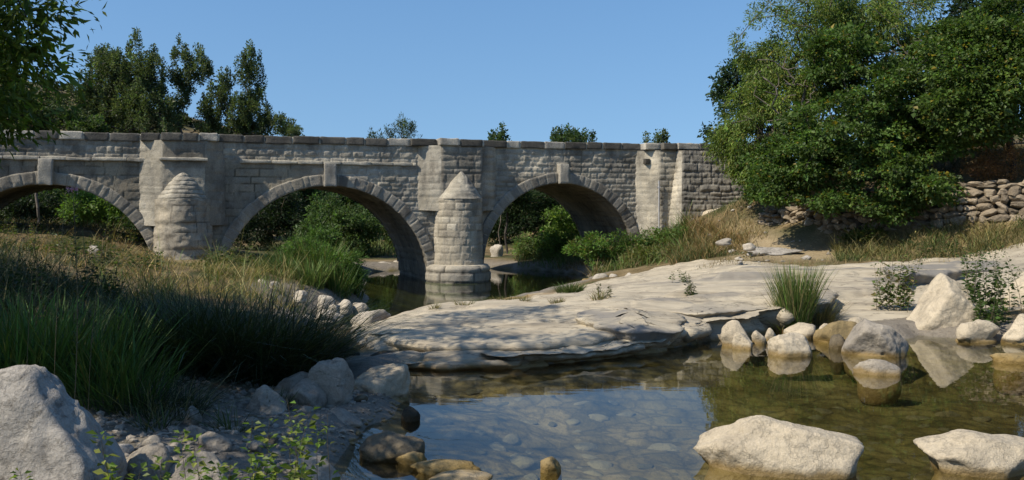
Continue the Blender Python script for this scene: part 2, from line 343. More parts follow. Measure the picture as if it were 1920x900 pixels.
RIVER = [at(px, py, RIV)[:2] for px, py in [(575,615),(650,645),(705,622),(760,605),(850,598),(960,570),(1060,543),(1118,528),(1095,516),(1010,507),(880,502),(790,502),(690,511),(685,540),(690,572),(655,588),(590,598)]]
LEDGE_POLY = [at(*p)[:2] for p in [(655,642),(700,668),(760,692),(880,689),(985,685),(1110,676),(1235,658),(1300,644),(1350,632),(1462,604)]] + \
    [np.array((xy(px, Y), Y)) for px, Y in [(1500,18.0),(1620,18.4),(1700,18.8),(1800,19.0),(1960,19.4),(1960,25.6),(1800,26.3),(1700,26.6),(1600,26.4),(1500,26.8),(1400,28.5),(1320,31),(1230,32),(1130,29.5),(1020,26.5),(900,25),(800,25.2),(740,25),(690,22.5)]]
def P0(*l): return [at(px, py, z)[:2] for px, py, z in l]
SLABS = [  # outline, top height at its middle, edge rounding
    (P0((655,645,.0),(700,664,.0),(770,668,.0),(830,658,.05),(870,669,.05),(965,669,.05),(1060,653,.1),(1160,644,.1),(1245,634,.1),(1290,641,.05),(1350,631,.05),(1463,604,.05),(1470,570,.35),(1380,560,.45),(1200,575,.4),(1000,580,.35),(820,592,.2),(690,625,.0)), .28, .30),
    ([np.array((xy(px, Y), Y)) for px, Y in [(1250,20.4),(1400,20.6),(1540,20.8),(1700,21.6),(1850,22),(1960,22.2),(1960,25.4),(1700,26.2),(1500,26.4),(1330,28)]], .66, .35),
    ([np.array((xy(px, Y), Y)) for px, Y in [(1330,23.4),(1500,23.6),(1640,24),(1690,24.4),(1640,26),(1500,26.3),(1400,27)]], .88, .3),
]
def height(x, y, full=False):
    x = np.asarray(x, float); y = np.asarray(y, float)
    z = tps(x, y); p3 = np.stack([x, y, np.zeros_like(x)], 1)
    near = np.exp(-np.maximum(np.hypot(x, y - 20) - 25, 0) / 20)
    dl = sdf(x, y, LEDGE_POLY)
    rockm = sstep(-.12, .12, dl + .18 * fbm(p3 * 2.2, 5, 3))
    zn = (.09 * fbm(p3 * .7, 3, 5) * (1 + 6 * (1 - near)) + .03 * fbm(p3 * 3.1, 4, 4)) * (1 - .55 * rockm)
    z = z + zn
    # bedrock slabs
    ps = np.stack([x + .25 * fbm(p3 * 1.3, 21, 3), y + .2 * fbm(p3 * 1.3, 22, 3), 0 * x], 1)
    zs = np.full(len(x), -9.)
    for i, (poly, top, rr) in enumerate(SLABS):
        q0 = np.array(poly); lo, hi = q0.min(0) - .6, q0.max(0) + .6
        k = (x > lo[0]) & (x < hi[0]) & (y > lo[1]) & (y < hi[1])
        if not k.any(): continue
        d = sdf(ps[k, 0], ps[k, 1], poly); e = np.clip(d / rr, 0, 1)
        base = np.minimum(z[k], top - .12)
        tt = np.maximum(top, z[k] + .06) if top > .6 else np.maximum(top, z[k] + .03)
        zt = base + (tt - base) * np.sqrt(np.clip(1 - (1 - e) ** 2, 0, 1)) + .035 * fbm(p3[k] * (1.6, 3.2, 1), 30 + i, 4)
        zz = np.where(d > 0, zt, -9.); zs[k] = np.maximum(zs[k], zz)
    rip = np.abs(vnoise(p3 * (.9, 3.1, 1) + .6 * fbm(p3 * 1.1, 44, 3)[:, None], 41))
    strat = -.05 * np.exp(-(rip / .10) ** 2) * rockm
    tn = z / .14 + 1.1 * fbm(p3 * (.35, .8, 1), 51, 3); fl = np.floor(tn); zt_ = z + .14 * (fl + sstep(.62, .98, tn - fl) - tn + .5) * 1.0
    kt = rockm * sstep(.5, 2.0, -sdf(x, y, POOL)) * np.clip(.35 + fbm(p3 * .5, 52, 2), 0, .9); z = z * (1 - kt) + zt_ * kt
    # water courses
    dr = sdf(x + .3 * fbm(p3 * .9, 8, 3), y, RIVER)
    zr = np.where(dr > 0, RIV - .04 - .55 * sstep(0, 2.2, dr), RIV + np.minimum(-dr * .55, 9))
    kb = sstep(-1.4, 0, dr); z = np.where(dr > 0, np.minimum(z, zr), np.minimum(z, z * (1 - kb) + zr * kb))
    dp = sdf(x, y + .12 * fbm(p3 * 1.5, 9, 3), POOL)
    zp = np.where(dp > 0, -.02 - .40 * sstep(0, 2.6, dp) - .10 * sstep(0, .4, dp), np.minimum(-dp * .6, 9))
    zp = zp + np.where(dp > 0, .10 * fbm(p3 * 1.1, 12, 4) * sstep(.1, 1.2, dp), 0)
    kb = sstep(-.8, 0, dp); z = np.where(dp > 0, np.minimum(z, zp), np.maximum(z * (1 - kb) + zp * kb, np.where(dp > -.8, .02, -9)) if True else z)
    z = np.where((dp < 0) & (dr > 0), np.minimum(z, zr), z)
    slab_on = (zs > z) & (zs > -5)
    z = np.maximum(z, zs) + strat * (dp < 0) + .03 * rockm * fbm(p3 * (1.6, 2.6, 1), 61, 4) * (dp < -.15)
    if full: return z, rockm, dp, dr, slab_on
    return z
def spaced(lo, hi, step, far_lo, far_hi, g=1.09):
    a = list(np.arange(lo, hi, step)); s, v = step, a[-1]
    while v < far_hi: s *= g; v += s; a.append(v)
    s, v = step, lo; pre = []
    while v > far_lo: s *= g; v -= s; pre.append(v)
    return np.array(pre[::-1] + a)
gx = spaced(-8.5, 13.5, .05, -700, 700); gy = spaced(6.6, 33, .05, -120, 750)
GX, GY = np.meshgrid(gx, gy, indexing='ij'); fx, fy = GX.ravel(), GY.ravel()
gz, rockm, dpool, driv, slab_on = height(fx, fy, True)
g2 = gz.reshape(GX.shape)
for _ in range(2):
    q = g2.copy(); q[1:-1, 1:-1] = .4 * g2[1:-1, 1:-1] + .15 * (g2[2:, 1:-1] + g2[:-2, 1:-1] + g2[1:-1, 2:] + g2[1:-1, :-2]); g2 = q
gz = g2.ravel()
gV = np.stack([fx, fy, gz], 1); gF = grid_faces(len(gx), len(gy))
p3 = np.stack([fx, fy, 0 * fx], 1); gn = fbm(p3 * .6, 71, 4)
def blob(px, Y, rx, ry): return np.clip(1.2 - np.hypot((fx - xy(px, Y)) / rx, (fy - Y) / ry), 0, 1)
bank = sstep(-2.2, 0, dpool); bank2 = sstep(-2.5, -.2, driv)
grav = np.clip(sstep(.2, .8, np.maximum(bank, bank2) + .3 * gn) + blob(480, 9.5, 2.3, 2.6) * 1.4, 0, 1)
pathm = np.clip(blob(1425, 32, .9, 3) * 1.0 + blob(1480, 29.5, 2.5, 2) + .5 * gn * blob(1500, 30, 6, 5), 0, 1) * (driv < -1)
grn = np.clip(sstep(-.1, .35, gn + .12 * (fy > 41) + .35 * (fx < -4) * (fy < 20)), 0, 1)
bed = np.clip(np.maximum(sstep(-.05, .15, dpool), sstep(-.05, .2, driv)), 0, 1)
gcol = np.stack([grav, grn, pathm], 1); weed = np.clip(sstep(1.2, 4.0, fx + 1.6 * gn + .25 * (fy - 12)) + (fy > 18), 0, 1)  # weed: bed darkened to the right, painting in the dimness of deeper water
is_rock = ((rockm > .5) | slab_on)[gF].mean(1) > .5
def sub(name, faces, mat, cols, bedv):
    u, inv = np.unique(faces.ravel(), return_inverse=True)
    o = mesh_obj(name, gV[u], [inv.reshape(-1, 4)], mat, None, cols[u], True)
    a = o.data.attributes.new('Bed', 'FLOAT', 'POINT'); a.data.foreach_set('value', bedv[u].astype(np.float32))
    a = o.data.attributes.new('DeepShade', 'FLOAT', 'POINT'); a.data.foreach_set('value', weed[u].astype(np.float32)); return o
crust = np.clip(blob(1270, 18.6, 1.3, 1.4) * 1.1 * sstep(-.2, .3, fbm(p3 * 1.4, 81, 4)) + blob(1550, 24.5, 6, 3) * 1.1 * sstep(-.1, .3, fbm(p3 * (.6, 2, 1), 82, 4)), 0, 1)
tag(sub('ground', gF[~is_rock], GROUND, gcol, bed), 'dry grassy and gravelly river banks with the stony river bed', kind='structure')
tag(sub('bedrock_ledge', gF[is_rock], LEDGE, np.stack([0 * crust, crust, 0 * crust], 1), 0 * bed), 'smooth pale limestone ledge sloping into the pool', kind='structure')
def gh(x, y):
    return height(np.atleast_1d(x), np.atleast_1d(y))
def gz1(x, y): return float(gh(x, y)[0])

# ------------------------------------------------------------------ water
def water_sheet(name, poly, z, mat, grow, label):
    q = np.array(poly); c = q.mean(0); n = len(q); out = []
    for i in range(n):
        e = q[(i+1) % n] - q[i-1]; nn = np.array((e[1], -e[0])); nn /= np.linalg.norm(nn) + 1e-9
        w = q[i] + nn * grow
        if sdf(np.array([w[0]]), np.array([w[1]]), poly)[0] > 0: w = q[i] - nn * grow
        out.append(w)
    bm = bmesh.new(); vs = [bm.verts.new((a, b, 0)) for a, b in out]; f = bm.faces.new(vs)
    if f.normal.z < 0: f.normal_flip()
    bm.normal_update()
    if f.normal.z < 0: f.normal_flip()
    bmesh.ops.triangulate(bm, faces=bm.faces[:])
    me = bpy.data.meshes.new(name); bm.to_mesh(me); bm.free(); me.materials.append(mat)
    o = bpy.data.objects.new(name, me); COL.objects.link(o); o.location.z = z
    return tag(o, label, kind='structure')
water_sheet('pool_water', POOL, 0.0, WATER_POOL, .3, 'clear still pool in the foreground')
water_sheet('river_water', RIVER, RIV, WATER_RIVER, .35, 'green river water under the bridge')

# ------------------------------------------------------------------ the bridge
TH = R(20); tu = np.array((math.cos(TH), math.sin(TH), 0)); nv = np.array((math.sin(TH), -math.cos(TH), 0))
B0 = np.array((-2.29, 37.0, 0)); UP = np.array((0, 0, 1.))
def bw(u, p, z):
    u, p, z = np.broadcast_arrays(np.asarray(u, float), np.asarray(p, float), np.asarray(z, float))
    return B0 + u[..., None] * tu + p[..., None] * nv + z[..., None] * UP
def top_z(u): return 5.43 + .006 * np.asarray(u, float)
GREY = np.array((.345, .322, .278)); DARK = np.array((.13, .121, .105)); TAN = np.array((.36, .322, .258)); MORT = np.array((.40, .362, .295)); PALE = np.array((.51, .468, .385))
def masonry(u, w, seed, ch=(.22, .34), bl=(.35, .9), joint=.025, depth=.035, mort=MORT, c1=GREY, c2=DARK, c3=TAN, rough=1.0, smear=.25, off=.02):
    rg = np.random.default_rng(seed); edges = [w.min() - .3]
    while edges[-1] < w.max() + .5: edges.append(edges[-1] + rg.uniform(*ch))
    edges = np.array(edges); wob = .02 * vnoise(np.stack([u * 1.3, w * 1.3, 0 * u], 1), seed)
    ww = w + wob; ci = np.clip(np.searchsorted(edges, ww) - 1, 0, len(edges) - 2)
    dw = np.minimum(ww - edges[ci], edges[ci+1] - ww)
    du = np.zeros_like(u); bid = np.zeros(len(u), int)
    for k in np.unique(ci):
        m = ci == k; b = [u.min() - rg.uniform(0, bl[1])]
        while b[-1] < u.max() + 1: b.append(b[-1] + rg.uniform(*bl))
        b = np.array(b); bi = np.clip(np.searchsorted(b, u[m]) - 1, 0, len(b) - 2)
        du[m] = np.minimum(u[m] - b[bi], b[bi+1] - u[m]); bid[m] = k * 997 + bi
    d = np.minimum(du, dw); n3 = np.stack([u, w, 0 * u], 1)
    d = d + .012 * fbm(n3 * 6, seed + 2, 3)
    e = sstep(joint * .3, joint * 1.6, d)
    sm = sstep(.35 - smear, .75 - smear, .5 + .5 * fbm(n3 * 1.4, seed + 9, 4) ) * smear * 2   # mortar rubbed over the faces
    e2 = e * (1 - np.clip(sm, 0, .9))
    rnd = np.random.default_rng(seed + 1).random((bid.max() + 2, 3))[bid]
    col = c1 * (1 - rnd[:, :1]) + c2 * rnd[:, :1]; t = (rnd[:, 1:2] > .68) * rnd[:, 2:3]; col = col * (1 - t) + c3 * t
    mm = mort * np.clip(.72 + .6 * fbm(n3 * 1.1, seed + 31, 3), .35, 1.1)[:, None]; col = col * e2[:, None] + mm * (1 - e2[:, None])
    disp = depth * e + off * (rnd[:, 2] - .5) * e + rough * (.022 * fbm(n3 * 5, seed + 3, 5, .6) + .012 * fbm(n3 * 1.1, seed + 4, 3))
    return disp, col
def patch(bag, c00, c10, c11, c01, seed, res=.05, nrm=None, fade=True, **kw):
    """bilinear wall patch with modelled stones; corners run along the bottom, then the top"""
    c00, c10, c11, c01 = [np.asarray(c, float) for c in (c00, c10, c11, c01)]
    W = max(np.linalg.norm(c10 - c00), np.linalg.norm(c11 - c01)); H = max(np.linalg.norm(c01 - c00), np.linalg.norm(c11 - c10))
    nu, nw = max(3, int(W / res)), max(3, int(H / res))
    a, b = np.meshgrid(np.linspace(0, 1, nu), np.linspace(0, 1, nw), indexing='ij'); a, b = a.ravel()[:, None], b.ravel()[:, None]
    V = (c00 * (1-a) + c10 * a) * (1-b) + (c01 * (1-a) + c11 * a) * b
    if nrm is None: nrm = np.cross(c10 - c00, c01 - c00)
    nrm = np.asarray(nrm, float); nrm /= np.linalg.norm(nrm)
    dsp, col = masonry((a * W).ravel(), V[:, 2], seed, **kw)
    if fade: dsp = dsp * sstep(0, .06, np.minimum(np.minimum(a, 1-a).ravel() * W, 9)) 
    bag.add(V + nrm * dsp[:, None], grid_faces(nu, nw), c=col)
ARCH = [(-15.32, 3.65, -.21), (-5.28, 4.09, -.62), (4.71, 3.59, .08)]     # centre, radius, springing height
DEPTH = 5.4
def in_arch(u, z, grow=0):
    k = np.zeros(np.shape(u), bool)
    for uc, r, zc in ARCH:
        k |= (np.abs(u - uc) < r + grow) & ((z < zc) | ((u - uc) ** 2 + (z - zc) ** 2 < (r + grow) ** 2))
    return k
bridge = empty('stone_bridge', tuple(bw(0, 0, RIV)))
tag(bridge, 'old grey stone bridge with three round arches crossing the river', 'bridge')
bridge.location = (0, 0, 0)
# front wall with the parapet
ug = np.arange(-26, 10.3, .045); zg = np.arange(-1.3, 5.2, .045)
U, Z = np.meshgrid(ug, zg, indexing='ij'); u, z = U.ravel(), Z.ravel()
d1, c1 = masonry(u, z, 101, smear=.30, c1=GREY * 1.15, c2=DARK * .8, c3=TAN * 1.1, mort=PALE * .95, rough=1.7, ch=(.16, .27), bl=(.24, .66), depth=.036, off=.024, joint=.024)
d2, c2 = masonry(u, z, 202, ch=(.27, .36), bl=(.5, 1.0), joint=.012, depth=.018, mort=np.array((.2, .175, .13)), c1=np.array((.30, .27, .21)), c2=np.array((.22, .20, .165)), c3=np.array((.34, .295, .22)), rough=1.4, smear=.1, off=.012)
k = (sstep(4.36, 4.30, z) * sstep(-5.2, -6.4, u))
d0 = d1 * (1 - k) + d2 * k; c0 = c1 * (1 - k[:, None]) + c2 * k[:, None]
low = sstep(1.5, .2, z)[:, None] * .0
V = bw(u, d0, z); Q = grid_faces(len(ug), len(zg))
keep = ~in_arch(u, z, .12)[Q].any(1)
bg = Bag(); bg.add(V, Q[keep], c=c0); bg.build('front_wall', MASON, bridge, True)
# back wall, deck, hidden sides
bg = Bag(); d_, c_ = masonry(u[::1], z, 303); 
ub = np.arange(-26, 14, .06); zb = np.arange(-1.3, 5.3, .06); U2, Z2 = np.meshgrid(ub, zb, indexing='ij'); u2, z2 = U2.ravel(), Z2.ravel(); Q2 = grid_faces(len(ub), len(zb))
bg.add(bw(u2, -DEPTH, z2), Q2[~in_arch(u2, z2, -.02)[Q2].all(1)][:, ::-1], c=GREY)
bg.build('back_wall', MASON, bridge)
def box(bag, u0, u1, p0, p1, z0, z1, c=GREY, seed=0, bev=.025, jit=.012, n=5):
    """a worn stone block: rounded subdivided box in bridge coordinates"""
    s = np.linspace(0, 1, n); s = np.unique(np.concatenate([s, [.06, .94]])); m = len(s); dims = np.array((u1-u0, p1-p0, z1-z0))
    for ax in range(3):
        for sgn in (0, 1):
            A, Bm = np.meshgrid(s, s, indexing='ij'); q = np.zeros((m*m, 3)); o = [i for i in range(3) if i != ax]
            q[:, o[0]] = A.ravel(); q[:, o[1]] = Bm.ravel(); q[:, ax] = sgn
            w = q * dims; cen = dims / 2; hb = dims / 2 - bev
            dlt = w - cen; cl = np.clip(dlt, -hb, hb); r = dlt - cl; ln = np.linalg.norm(r, axis=1)[:, None]
            w = cen + cl + r / np.maximum(ln, 1e-9) * np.minimum(ln, bev)
            nn = fbm(w * 5 + seed * 3.7, seed + 5, 3)[:, None]; w = w + nn * jit * (dlt / (dims / 2))
            w = w + np.array((u0, p0, z0)); Qf = grid_faces(m, m)
            flip = (ax == 1) ^ (sgn == 0)
            bag.add(bw(w[:, 0], w[:, 1], w[:, 2]), Qf[:, ::-1] if flip else Qf, c=c)
bg = Bag(); box(bg, -26, 13.9, -DEPTH + .03, -.03, 4.1, 4.46, PALE * .7, 3, jit=0, n=3); bg.build('deck', MASON, bridge)
bg = Bag(); box(bg, -26, 13.9, -.42, -.05, 4.3, 5.14, GREY, 3, jit=0, n=3); box(bg, -26, 13.9, -DEPTH + .05, -DEPTH + .42, 4.3, 5.3, GREY, 4, jit=0, n=3); bg.build('parapet_core', MASON, bridge)
# barrels and piers behind the front
for k, (uc, r, zc) in enumerate(ARCH):
    L = math.pi * r + 2 * 1.2; n1 = int(L / .07); pp = np.arange(0.02, -DEPTH, -.07); s = np.linspace(0, L, n1)
    S, Pp = np.meshgrid(s, pp, indexing='ij'); S, Pp = S.ravel(), Pp.ravel()
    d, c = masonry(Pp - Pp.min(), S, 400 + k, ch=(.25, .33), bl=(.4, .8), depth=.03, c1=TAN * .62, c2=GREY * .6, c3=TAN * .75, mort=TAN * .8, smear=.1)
    an = np.clip((S - 1.2) / r, 0, math.pi); below = np.where(S < 1.2, S - 1.2, np.where(S > L - 1.2, L - 1.2 - S, 0))
    rr = r - d + .03; uu = uc + np.cos(an) * rr; zz = zc + np.sin(an) * rr + below
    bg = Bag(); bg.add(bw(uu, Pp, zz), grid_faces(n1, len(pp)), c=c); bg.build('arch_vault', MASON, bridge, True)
# arch rings
RT = .45
for k, (uc, r, zc) in enumerate(ARCH):
    an = np.linspace(-.02, math.pi + .02, int(math.pi * r / .035)); nst = int(math.pi * r / .33); rad = np.linspace(0, RT, 15)
    prof = [(0, -.12), (0, -.05)] + [(x, 0) for x in rad] + [(RT, -.05), (RT, -.16)]
    A = np.repeat(an, len(prof)); Rr = np.tile([a for a, _ in prof], len(an)); Pz = np.tile([b for _, b in prof], len(an))
    rg = np.random.default_rng(70 + k); cut = np.linspace(0, math.pi, nst + 1) + rg.normal(0, .012, nst + 1)
    bi = np.clip(np.searchsorted(cut, A) - 1, 0, nst - 1); dd = np.minimum(np.abs(A - cut[bi]), np.abs(cut[bi+1] - A)) * (r + Rr)
    rn = rg.random((nst, 3))[bi]; n3 = np.stack([A * r, Rr, Pz], 1)
    e = sstep(.0, .04, dd + .01 * fbm(n3 * 8, 80 + k, 3)); edge = sstep(0, .05, np.minimum(Rr, RT - Rr))
    disp = .10 + Pz + .035 * e * (.4 + .6 * edge) + .03 * (rn[:, 0] - .5) + .018 * fbm(n3 * 5, 81 + k, 4)
    rout = r - .01 + Rr * (1 + .08 * (rn[:, 1] - .5)) + .012 * fbm(n3 * 4, 85 + k, 3)
    tan = (k < 2) * sstep(2.2, 1.7, A) * .0 + (.75 if k == 0 else 0)
    c = (GREY * .95 * (1 - rn[:, 2:3]) + DARK * 1.1 * rn[:, 2:3]); c = c * e[:, None] + MORT * .85 * (1 - e[:, None])
    if k == 0: c = c * .4 + TAN * .55
    if k == 1: t = sstep(1.5, 1.9, A)[:, None]; c = c * (1 - .6 * t) + TAN * .8 * .6 * t
    bg = Bag(); bg.add(bw(uc + np.cos(A) * rout, disp, zc + np.sin(A) * rout), grid_faces(len(an), len(prof))[:, ::-1], c=c)
    bg.build('arch_ring', MASON, bridge, True)
    bg = Bag(); kz = zc + r; box(bg, uc - .23 + (.05 if k == 2 else 0), uc + .25, -.05, .34, kz - .04, (4.33 if k < 2 else 4.5), GREY * .95, 40 + k, .04, .03, 8)
    bg.build('keystone', MASON, bridge, True)
# string course
bg = Bag(); rg = np.random.default_rng(9); uu = -26.; run = False
while uu < -1.75:
    w = rg.uniform(.7, 1.3); u1 = min(uu + w, -1.75)
    if not (-10.0 < uu < -8.7) and not (-12.1 < uu + w / 2 < -9.6): box(bg, uu, u1 - .012, -.05, .13 + rg.uniform(-.03, .03), 4.30 + rg.uniform(-.012, .012), 4.43 + rg.uniform(-.015, .015), PALE * rg.uniform(.7, .95), int(uu * 7) + 300, .03, .025, 7)
    elif bg.n: bg.build('string_course', MASON, bridge, True); bg = Bag()
    uu = u1 if u1 > uu else uu + 1
bg.build('string_course', MASON, bridge, True)
# pilasters on the piers, plan outline (u, p)
def pilaster(u0, u1, u2, u3, p, z0, z1, seed, kw, corb=True):
    bg = Bag(); zt = top_z(u1) - .28
    patch(bg, bw(u0, 0, z0 + .05), bw(u1, p, z0), bw(u1, p, zt), bw(u0, 0, zt), seed, **{**kw, 'mort': PALE * 1.02, 'c1': PALE * .85, 'c2': TAN, 'c3': PALE, 'depth': .018})  # sunlit left side, painted paler than the front and right sides
    patch(bg, bw(u1, p, z0), bw(u2, p, z0), bw(u2, p, zt), bw(u1, p, zt), seed + 1, **kw)
    patch(bg, bw(u2, p, z0), bw(u3, 0, z0 + .05), bw(u3, 0, zt), bw(u2, p, zt), seed + 2, **kw)
    bg.add([bw(u0, -.02, z0 + .05), bw(u1, p, z0), bw(u2, p, z0), bw(u3, -.02, z0 + .05)], [[3, 2, 1, 0]], c=GREY)
    bg.add([bw(u0, -.3, zt), bw(u1, p, zt), bw(u2, p, zt), bw(u3, -.3, zt)], [[0, 1, 2, 3]], c=GREY)
    return bg.build('pilaster', MASON, bridge, True)
pilaster(-1.72, -.82, .93, 1.7, .5, 2.45, 5.1, 500, dict(smear=.35, c1=GREY * 1.1, c2=GREY * .85))
pilaster(-12.25, -11.42, -9.95, -9.2, .5, 1.9, 5.1, 520, dict(ch=(.27, .36), bl=(.5, 1.0), joint=.014, depth=.02, c1=np.array((.25, .225, .18)), c2=np.array((.21, .19, .155)), smear=.3))
bg = Bag()
for a in ((-12.4, -11.5, .05, .6), (-11.6, -9.8, .45, .62)):
    pass
box(bg, -11.55, -9.85, .3, .64, 4.33, 4.45, PALE * .85, 77, .03, .025, 9); bg.build('string_course', MASON, bridge, True)
# coping stones along the top, following the pilasters
bg = Bag(); rg = np.random.default_rng(15); uu = -26.
def p_of(u):
    return float(np.interp(u, [-12.25, -11.42, -9.95, -9.2, -1.72, -.82, .93, 1.7, 8.3, 9.2, 10.1, 14.5], [0, .5, .5, 0, 0, .5, .5, 0, 0, .6, .75, .85]))
while uu < 14.2:
    w = rg.uniform(.55, 1.25); pm = p_of(uu + w / 2); zt = float(top_z(uu)) + rg.uniform(-.02, .018)
    tone = DARK * rg.uniform(.65, 1.15) if rg.random() < .8 else GREY * 1.2
    box(bg, uu, uu + w - .05, -.46, pm + .09 + rg.uniform(-.02, .03), zt - .30, zt, tone, int(uu * 13) + 900, .035, .022, 8)
    box(bg, uu + w - .07, uu + w + .02, -.42, pm + .05, zt - .29, zt - .035, PALE, int(uu * 13) + 901, .02, .02, 4)
    uu += w
bg.build('coping', MASON, bridge, True)
# cutwaters
def cutwater(uc, r, z0, zc, za, seed, kw, plinth, worn):
    root = None
    a = np.linspace(-1.75, 1.75, 90); zz = np.arange(z0, zc + .04, .045); A, Zz = np.meshgrid(a, zz, indexing='ij'); A, Zz = A.ravel(), Zz.ravel()
    d, c = masonry(A * r, Zz, seed, **kw)
    rr = r + d + worn * .05 * fbm(np.stack([A * 1.2, Zz * 3.2, 0 * A], 1), seed + 7, 4) - .02 * (Zz - z0) / (zc - z0)
    bg = Bag(); bg.add(bw(uc + np.sin(A) * rr, np.cos(A) * rr + .1, Zz), grid_faces(len(a), len(zz)), c=c)
    body = bg.build('cutwater', MASON, bridge, True)
    t = np.linspace(0, 1, 44); A, Tt = np.meshgrid(a, t, indexing='ij'); A, Tt = A.ravel(), Tt.ravel()
    st = np.abs((Tt * 6.5 + .15 * vnoise(np.stack([A * 2, Tt * 4, 0 * A], 1), seed)) % 1 - .5) * 2
    prof = (1 - Tt) ** (.85 if worn < 1 else .68) * (1.02 if worn < 1 else .98)
    rr = r * prof - (.012 + .03 * (worn > 1)) * (1 - sstep(0, .35, st)) * (Tt < .93) + .03 * fbm(np.stack([A * 3, Tt * 7, 0 * A], 1), seed + 3, 4)
    rr = np.maximum(rr, .02)
    cc = PALE * .78 * np.ones((len(A), 3)) * (.9 + .25 * vnoise(np.stack([A * 3, Tt * 6, 0 * A], 1), seed + 4)[:, None])
    bg = Bag(); bg.add(bw(uc + np.sin(A) * rr, np.cos(A) * rr * 1.0 + .1 + .42 * Tt, zc - .02 + (za - zc) * Tt), grid_faces(len(a), len(t)), c=cc)
    bg.build('cutwater_cap', MASON, body, True)
    if plinth:
        zz = np.linspace(-1.25, .24, 30); A, Zz = np.meshgrid(a, zz, indexing='ij'); A, Zz = A.ravel(), Zz.ravel()
        d, c = masonry(A * 1.32, Zz, seed + 50, ch=(.34, .40), bl=(1.0, 1.7), joint=.03, depth=.06, c1=TAN, c2=GREY, c3=PALE * .8, mort=DARK, smear=.1, off=.06)
        rr = 1.28 + d - .10 * sstep(.12, .24, Zz)
        rings = [(A, rr, Zz)]
        bg = Bag(); bg.add(bw(uc + np.sin(A) * rr, np.cos(A) * rr + .1, Zz), grid_faces(len(a), len(zz)), c=c)
        t = np.linspace(0, 1, 8); A2, T2 = np.meshgrid(a, t, indexing='ij'); A2, T2 = A2.ravel(), T2.ravel()
        top = rr.reshape(len(a), len(zz))[:, -1].repeat(len(t)); r2 = top * (1 - T2) + .8 * T2
        bg.add(bw(uc + np.sin(A2) * r2, np.cos(A2) * r2 + .1, .24 + .05 * T2), grid_faces(len(a), len(t)), c=PALE * .8)
        bg.build('plinth', MASON, body, True)
cutwater(0.02, 1.0, .2, 2.98, 4.12, 600, dict(ch=(.27, .31), bl=(.36, .52), joint=.02, depth=.03, c1=TAN * 1.12, c2=TAN * .85, c3=PALE, mort=PALE * .85, smear=.15), True, .4)
cutwater(-10.72, 1.02, -.2, 2.87, 3.92, 640, dict(ch=(.2, .42), bl=(.5, 1.1), joint=.012, depth=.012, c1=TAN * 1.05, c2=TAN * .85, c3=PALE * .9, mort=TAN * .8, rough=1.7, smear=.1), False, 1.6)
# abutment buttress and battered wing wall on the right
bg = Bag(); kp = dict(depth=.015, rough=.9, smear=.36, mort=PALE * 1.02, c1=PALE * .9, c2=TAN, c3=PALE, joint=.03)
patch(bg, bw(8.32, 0, -.6), bw(9.2, .62, -.6), bw(9.2, .62, 5.15), bw(8.32, 0, 5.15), 700, **kp)
patch(bg, bw(9.2, .62, -.6), bw(10.3, .68, -.6), bw(10.3, .68, 5.15), bw(9.2, .62, 5.15), 701, smear=.36, c1=GREY * 1.15, c2=GREY, mort=PALE * .9)
box(bg, 8.62, 8.85, .1, .44, 4.55, 4.78, DARK * .5, 12, .01, 0, 3)
bg.build('buttress', MASON, bridge, True)
bg = Bag(); uT, uB = 10.12, 9.5
patch(bg, bw(uB - .05, .62, .4), bw(uB + .12, 1.75, .4), bw(uT + .05, .98, 5.15), bw(uT - .03, .66, 5.15), 710, smear=.5, mort=PALE * 1.1, c1=PALE, c2=PALE * .9, c3=PALE)  # left return painted paler than the wall front, as if sunlit
patch(bg, bw(uB + .12, 1.75, .4), bw(14.4, 1.75, .4), bw(14.4, .98, 5.15), bw(uT + .05, .98, 5.15), 711, smear=.2, rough=2.2, off=.05, ch=(.17, .42), bl=(.28, 1.1), c1=GREY * 1.1, c2=GREY * .7, mort=GREY * .6, depth=.05, joint=.03)
bg.build('wing_wall', MASON, bridge, True)

# ------------------------------------------------------------------ gauge pole by the buttress
def tube(bag, path, rad, sides=6, c=None):
    path = np.asarray(path, float); n = len(path); rad = np.broadcast_to(np.asarray(rad, float), (n,))
    d = np.gradient(path, axis=0); d /= np.linalg.norm(d, axis=1)[:, None] + 1e-9
    ref = np.where(np.abs(d[:, 2:3]) > .9, np.array([[1., 0, 0]]), np.array([[0, 0, 1.]]))
    a = np.cross(d, ref); a /= np.linalg.norm(a, axis=1)[:, None] + 1e-9; b = np.cross(d, a)
    th = np.linspace(0, 2*np.pi, sides, endpoint=False)
    V = path[:, None] + rad[:, None, None] * (np.cos(th)[None, :, None] * a[:, None] + np.sin(th)[None, :, None] * b[:, None])
    i = np.arange(n-1)[:, None] * sides; j = np.arange(sides)[None]; j2 = (j + 1) % sides
    Q = np.stack([i + j, i + j2, i + sides + j2, i + sides + j], -1).reshape(-1, 4)
    bag.add(V.reshape(-1, 3), Q, c=c)
pole = empty('gauge_pole', tuple(bw(9.12, .74, .6))); tag(pole, 'thin grey metal pole standing against the pale buttress', 'pole')
bg = Bag(); tube(bg, [(0, 0, 0), (0, 0, 1.5), (0, 0, 3.2)], .035, 8); bg.build('shaft', STEEL, pole, True)
for zz in (1.1, 2.9):
    bg = Bag(); tube(bg, [(-.07, 0, zz), (.07, 0, zz)], .03, 6); tube(bg, [(0, .01, zz), (-.05, .16, zz)], .02, 6); bg.build('bracket', STEEL, pole)

